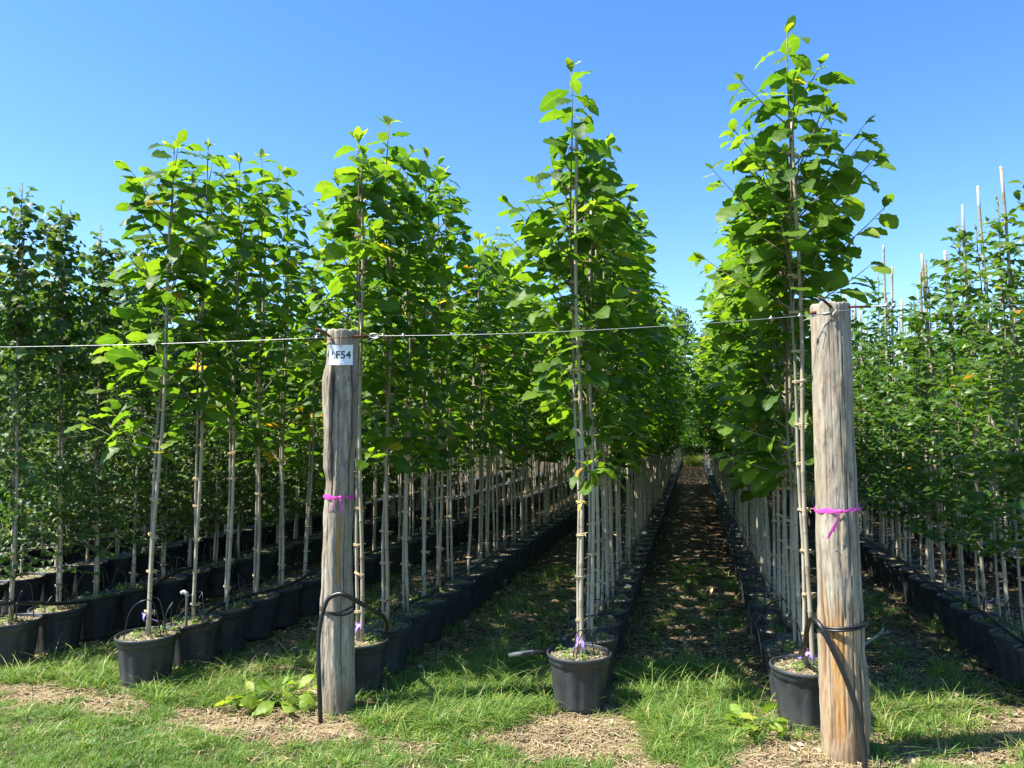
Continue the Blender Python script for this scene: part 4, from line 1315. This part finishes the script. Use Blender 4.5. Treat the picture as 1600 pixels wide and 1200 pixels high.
# short lawn
N = 330000
x = rs.uniform(-5.3, 2.6, N); y = 3.1 + 2.3 * rs.random(N) ** 1.15
b = bare_of(x, y); keep = rs.random(N) < (1 - b) ** 1.5 * (.30 + 1.0 * sstep(.36, .6, fbm(x * 11, y * 11, 61))) * np.where(y > 4.9, .6, 1.0) + .012
x = x[keep]; y = y[keep]; k = free_of_pots(x, y); x = x[k]; y = y[k]
front = 1 - sstep(3.9, 4.4, y)
h = (.026 + .02 * rs.random(len(x))) * (1 + .9 * (1 - front)) * (.35 + 1.3 * fbm(x * 10, y * 10, 61)); t = .40 + .30 * (fbm(x * 5, y * 5, 8) - .5) * 2 + rs.normal(0, .16, len(x)) + 1.0 * (rs.random(len(x)) < .07)
tag(link('lawn_grass', blades('lawn_grass', x, y, h, rs.uniform(.003, .0055, len(x)), rs.uniform(.3, 1.4, len(x)), np.clip(t, 0, 2), M['grass'], rs, 2)),
    'short bright lawn grass in front of the potted rows', 'grass', None, 'stuff')
# longer tufts
cx = []; cy = []
for (gx_, gy_, rx, ry) in GREEN:
    n = int(95 * rx * ry * 4); aa = rs.uniform(0, 2 * PI, n); rr_ = np.sqrt(rs.random(n))
    cx.append(gx_ + rx * rr_ * np.cos(aa)); cy.append(gy_ + ry * rr_ * np.sin(aa))
for (r, a_, b_) in ALLPOTS:
    if r in (1, 2, 3, 4, 5) and b_ < 9:
        n = 5 if b_ < 5.2 else 2; aa = rs.uniform(0, 2 * PI, n); cx.append(a_ + .23 * np.cos(aa)); cy.append(b_ + .23 * np.sin(aa))
n = 90; cx.append(rs.uniform(-.35, .35, n)); cy.append(4.5 + 6 * rs.random(n) ** 2.4)
n = 110; cx.append(rs.uniform(.95, 1.85, n)); cy.append(4.4 + 4 * rs.random(n) ** 1.6)
n = 100; cx.append(rs.uniform(-1.8, -1.0, n)); cy.append(4.4 + 5 * rs.random(n) ** 1.5)
n = 90; cx.append(rs.uniform(-4.5, -3.75, n)); cy.append(4.3 + 2 * rs.random(n))
n = 120; cx.append(rs.uniform(-3.1, -2.45, n)); cy.append(4.3 + 3.5 * rs.random(n) ** 1.3)
n = 330; cx.append(rs.uniform(-5, 3, n)); cy.append(rs.uniform(3.5, 4.45, n))
cx = np.concatenate(cx); cy = np.concatenate(cy)
kk = (cy > 4.6) | (bare_of(cx, cy) < .45) | (rs.random(len(cx)) < .12)
cx = cx[kk]; cy = cy[kk]
per = 34
x = np.repeat(cx, per) + rs.normal(0, .022, len(cx) * per); y = np.repeat(cy, per) + rs.normal(0, .022, len(cx) * per)
sz = np.repeat(rs.uniform(.55, 1.35, len(cx)) * np.where(cy < 4.2, .55, 1.0), per); tt = np.repeat(rs.normal(.42, .16, len(cx)), per)
k = free_of_pots(x, y); x = x[k]; y = y[k]; sz = sz[k]; tt = tt[k]
h = rs.uniform(.05, .14, len(x)) * sz * np.where(rs.random(len(x)) < .12, 1.7, 1.0)
tag(link('tall_grass', blades('tall_grass', x, y, h, rs.uniform(.0035, .0075, len(x)), rs.uniform(.5, 2.2, len(x)), np.clip(tt + rs.normal(0, .15, len(x)) + 1.1 * (rs.random(len(x)) < .2), 0, 2), M['grass'], rs, 4)),
    'longer arching grass tufts between the potted rows', 'grass', None, 'stuff')
# pale clump at the path end
rs_c = np.random.default_rng(3); n = 900
x = rs_c.normal(0, .22, n); y = 39.5 + rs_c.normal(0, .2, n)
tag(link('pale_grass_clump', blades('pale_grass_clump', x, y, rs_c.uniform(.3, .8, n), rs_c.uniform(.012, .022, n), rs_c.uniform(.3, 1.2, n), rs_c.uniform(.9, 1.6, n), M['grass'], rs_c, 3)),
    'pale yellow-green grass clump at the far end of the path', 'grass', None, 'stuff')
# straw
N = 90000
x = rs.uniform(-5, 2.9, N); y = 3.6 + 5.5 * rs.random(N) ** 1.5
k = rs.random(N) < bare_of(x, y) + .08; x = x[k]; y = y[k]; k = free_of_pots(x, y); x = x[k]; y = y[k]; n = len(x)
a = rs.uniform(0, 2 * PI, n); ln = rs.uniform(.02, .10, n); w = rs.uniform(.0012, .003, n); z = ground_z(x, y) + rs.uniform(.001, .014, n)
tl = rs.normal(0, .12, n)
V = np.zeros((n, 6, 3))
for i, s in enumerate((-.5, 0, .5)):
    bend = (.12 * ln * (s == 0)); c = np.stack([x + np.cos(a) * s * ln - np.sin(a) * bend, y + np.sin(a) * s * ln + np.cos(a) * bend, z + tl * s * ln + .004 * (s == 0)], 1)
    o_ = np.stack([-np.sin(a) * w, np.cos(a) * w, w * .3], 1); V[:, 2 * i] = c - o_; V[:, 2 * i + 1] = c + o_
b_ = (np.arange(n) * 6)[:, None]
Q = np.concatenate([b_ + [0, 1, 3, 2], b_ + [2, 3, 5, 4]])
tag(link('dry_straw', new_mesh('dry_straw', V.reshape(-1, 3), Q, M['chip'], False, None, {'tint': np.repeat(rs.uniform(.7, 2.0, n), 6)})),
    'pale dry straw strewn over the bare patches', 'straw', None, 'stuff')
# dead leaves along the paths
L = []
N = 20000
x = rs.uniform(-5.2, 3.2, N); y = 4.4 + 26 * rs.random(N) ** 1.6
k = free_of_pots(x, y) & (rs.random(N) < (.35 + .65 * (y > 5)) * (1 - .6 * sstep(9, 20, y))); x = x[k]; y = y[k]; n = len(x)
D = np.stack([rs.normal(0, 1, n), rs.normal(0, 1, n), rs.normal(0, .15, n)], 1)
Rm = frames(D, np.tile([0, 0, 1.0], (n, 1)), rs.normal(0, .35, n))
V, Q, U, A = join_leaves(np.stack([x, y, ground_z(x, y) + rs.uniform(.004, .02, n)], 1), Rm, rs.uniform(.02, .07, n), rs.choice([.1, .2, .9, 1.6, 1.9], n) + rs.normal(0, .1, n), LL, rs)
tag(link('fallen_leaves', new_mesh('fallen_leaves', V, Q, M['chip'], True, None, {'tint': np.clip(A, 0, 2)})), 'brown fallen leaves littering the shaded paths', 'leaves', None, 'stuff')

# ------------------------------------------------------------------ broad-leaved weeds, fallen leaf, stick
WH = [new_mesh('leaf', v, q, M['weed'], True, uv) for v, q, uv in LH]
def weed(label, x, y, n, rad, ls, seed, cols=(.5, 1.3), flat=.0):
    rs = np.random.default_rng(seed); root = thing('broadleaf_weed', label, 'weed', (x, y, 0), 0)
    mb = MB()
    for i in range(n):
        a = i * 2.4 + rs.normal(0, .3); r = rad * math.sqrt((i + .5) / n); h = rs.uniform(.02, .09)
        p = np.array([r * math.cos(a), .6 * r * math.sin(a), h])
        mb.tube([(0, 0, 0), p * [.5, .5, .9], p], [.004, .003, .002], 4)
        D = np.array([[math.cos(a) + rs.normal(0, .4), .8 * math.sin(a) + rs.normal(0, .4), rs.uniform(-.4, .7) + flat]])
        Rm = frames(D, np.array([[0, 0, 1.0]]), np.array([rs.normal(0, .6)]))[0]; s = rs.uniform(*ls)
        o = link('leaf', WH[rs.integers(0, 8)], root); Mx = Matrix((Rm * s).tolist()).to_4x4(); Mx.translation = Vector(p.tolist()); o.matrix_local = Mx
        o.color = (1 - rs.uniform(*cols) / 2, 1, 1, 1)
    link('stems', mb.mesh('stems', M['weed']), root)
weed('yellow-green broad-leaved weed on straw left of the labelled post', -2.48, 4.32, 34, .24, (.07, .14), 1)
weed('yellowing weed by the pot left of the unlabelled post', .33, 4.55, 18, .15, (.08, .13), 2)
weed('single yellowed leafy sprig on the straw patch at left', -2.68, 4.22, 3, .05, (.08, .11), 3, (.9, 1.5))
weed('small bright green weed alone in the shaded path', .02, 9.0, 14, .20, (.09, .13), 4, (.4, .7))
weed('low green weed under the row behind the labelled post', -2.55, 5.5, 20, .25, (.06, .11), 5, (.2, .7))
fl = link('fallen_leaf', WH[2], None, (-3.36, 4.56, .335), (.3, -.2, 1.3)); fl.scale = (.13, .13, .13); fl.color = (.42, 1, 1, 1)
tag(fl, 'bright yellow-green leaf lying on the front left pot rim', 'leaf')
st = thing('dead_stick', 'grey dead stick lying behind the unlabelled post', 'stick', (1.02, 6.0, .03), 0)
mb = MB(); mb.tube(curve([(-.02, -.15, .06), (.12, .0, .10), (.28, .14, .17), (.32, .22, .19)], 16), np.linspace(.014, .008, len(curve([(0, 0, 0), (1, 0, 0), (1, 1, 0), (2, 1, 0)], 16))), 7)
link('stem', mb.mesh('stem', M['bark']), st)
mb = MB(); mb.tube([(.26, .12, .165), (.34, .08, .20)], [.006, .003], 5); link('twig', mb.mesh('twig', M['bark']), st)
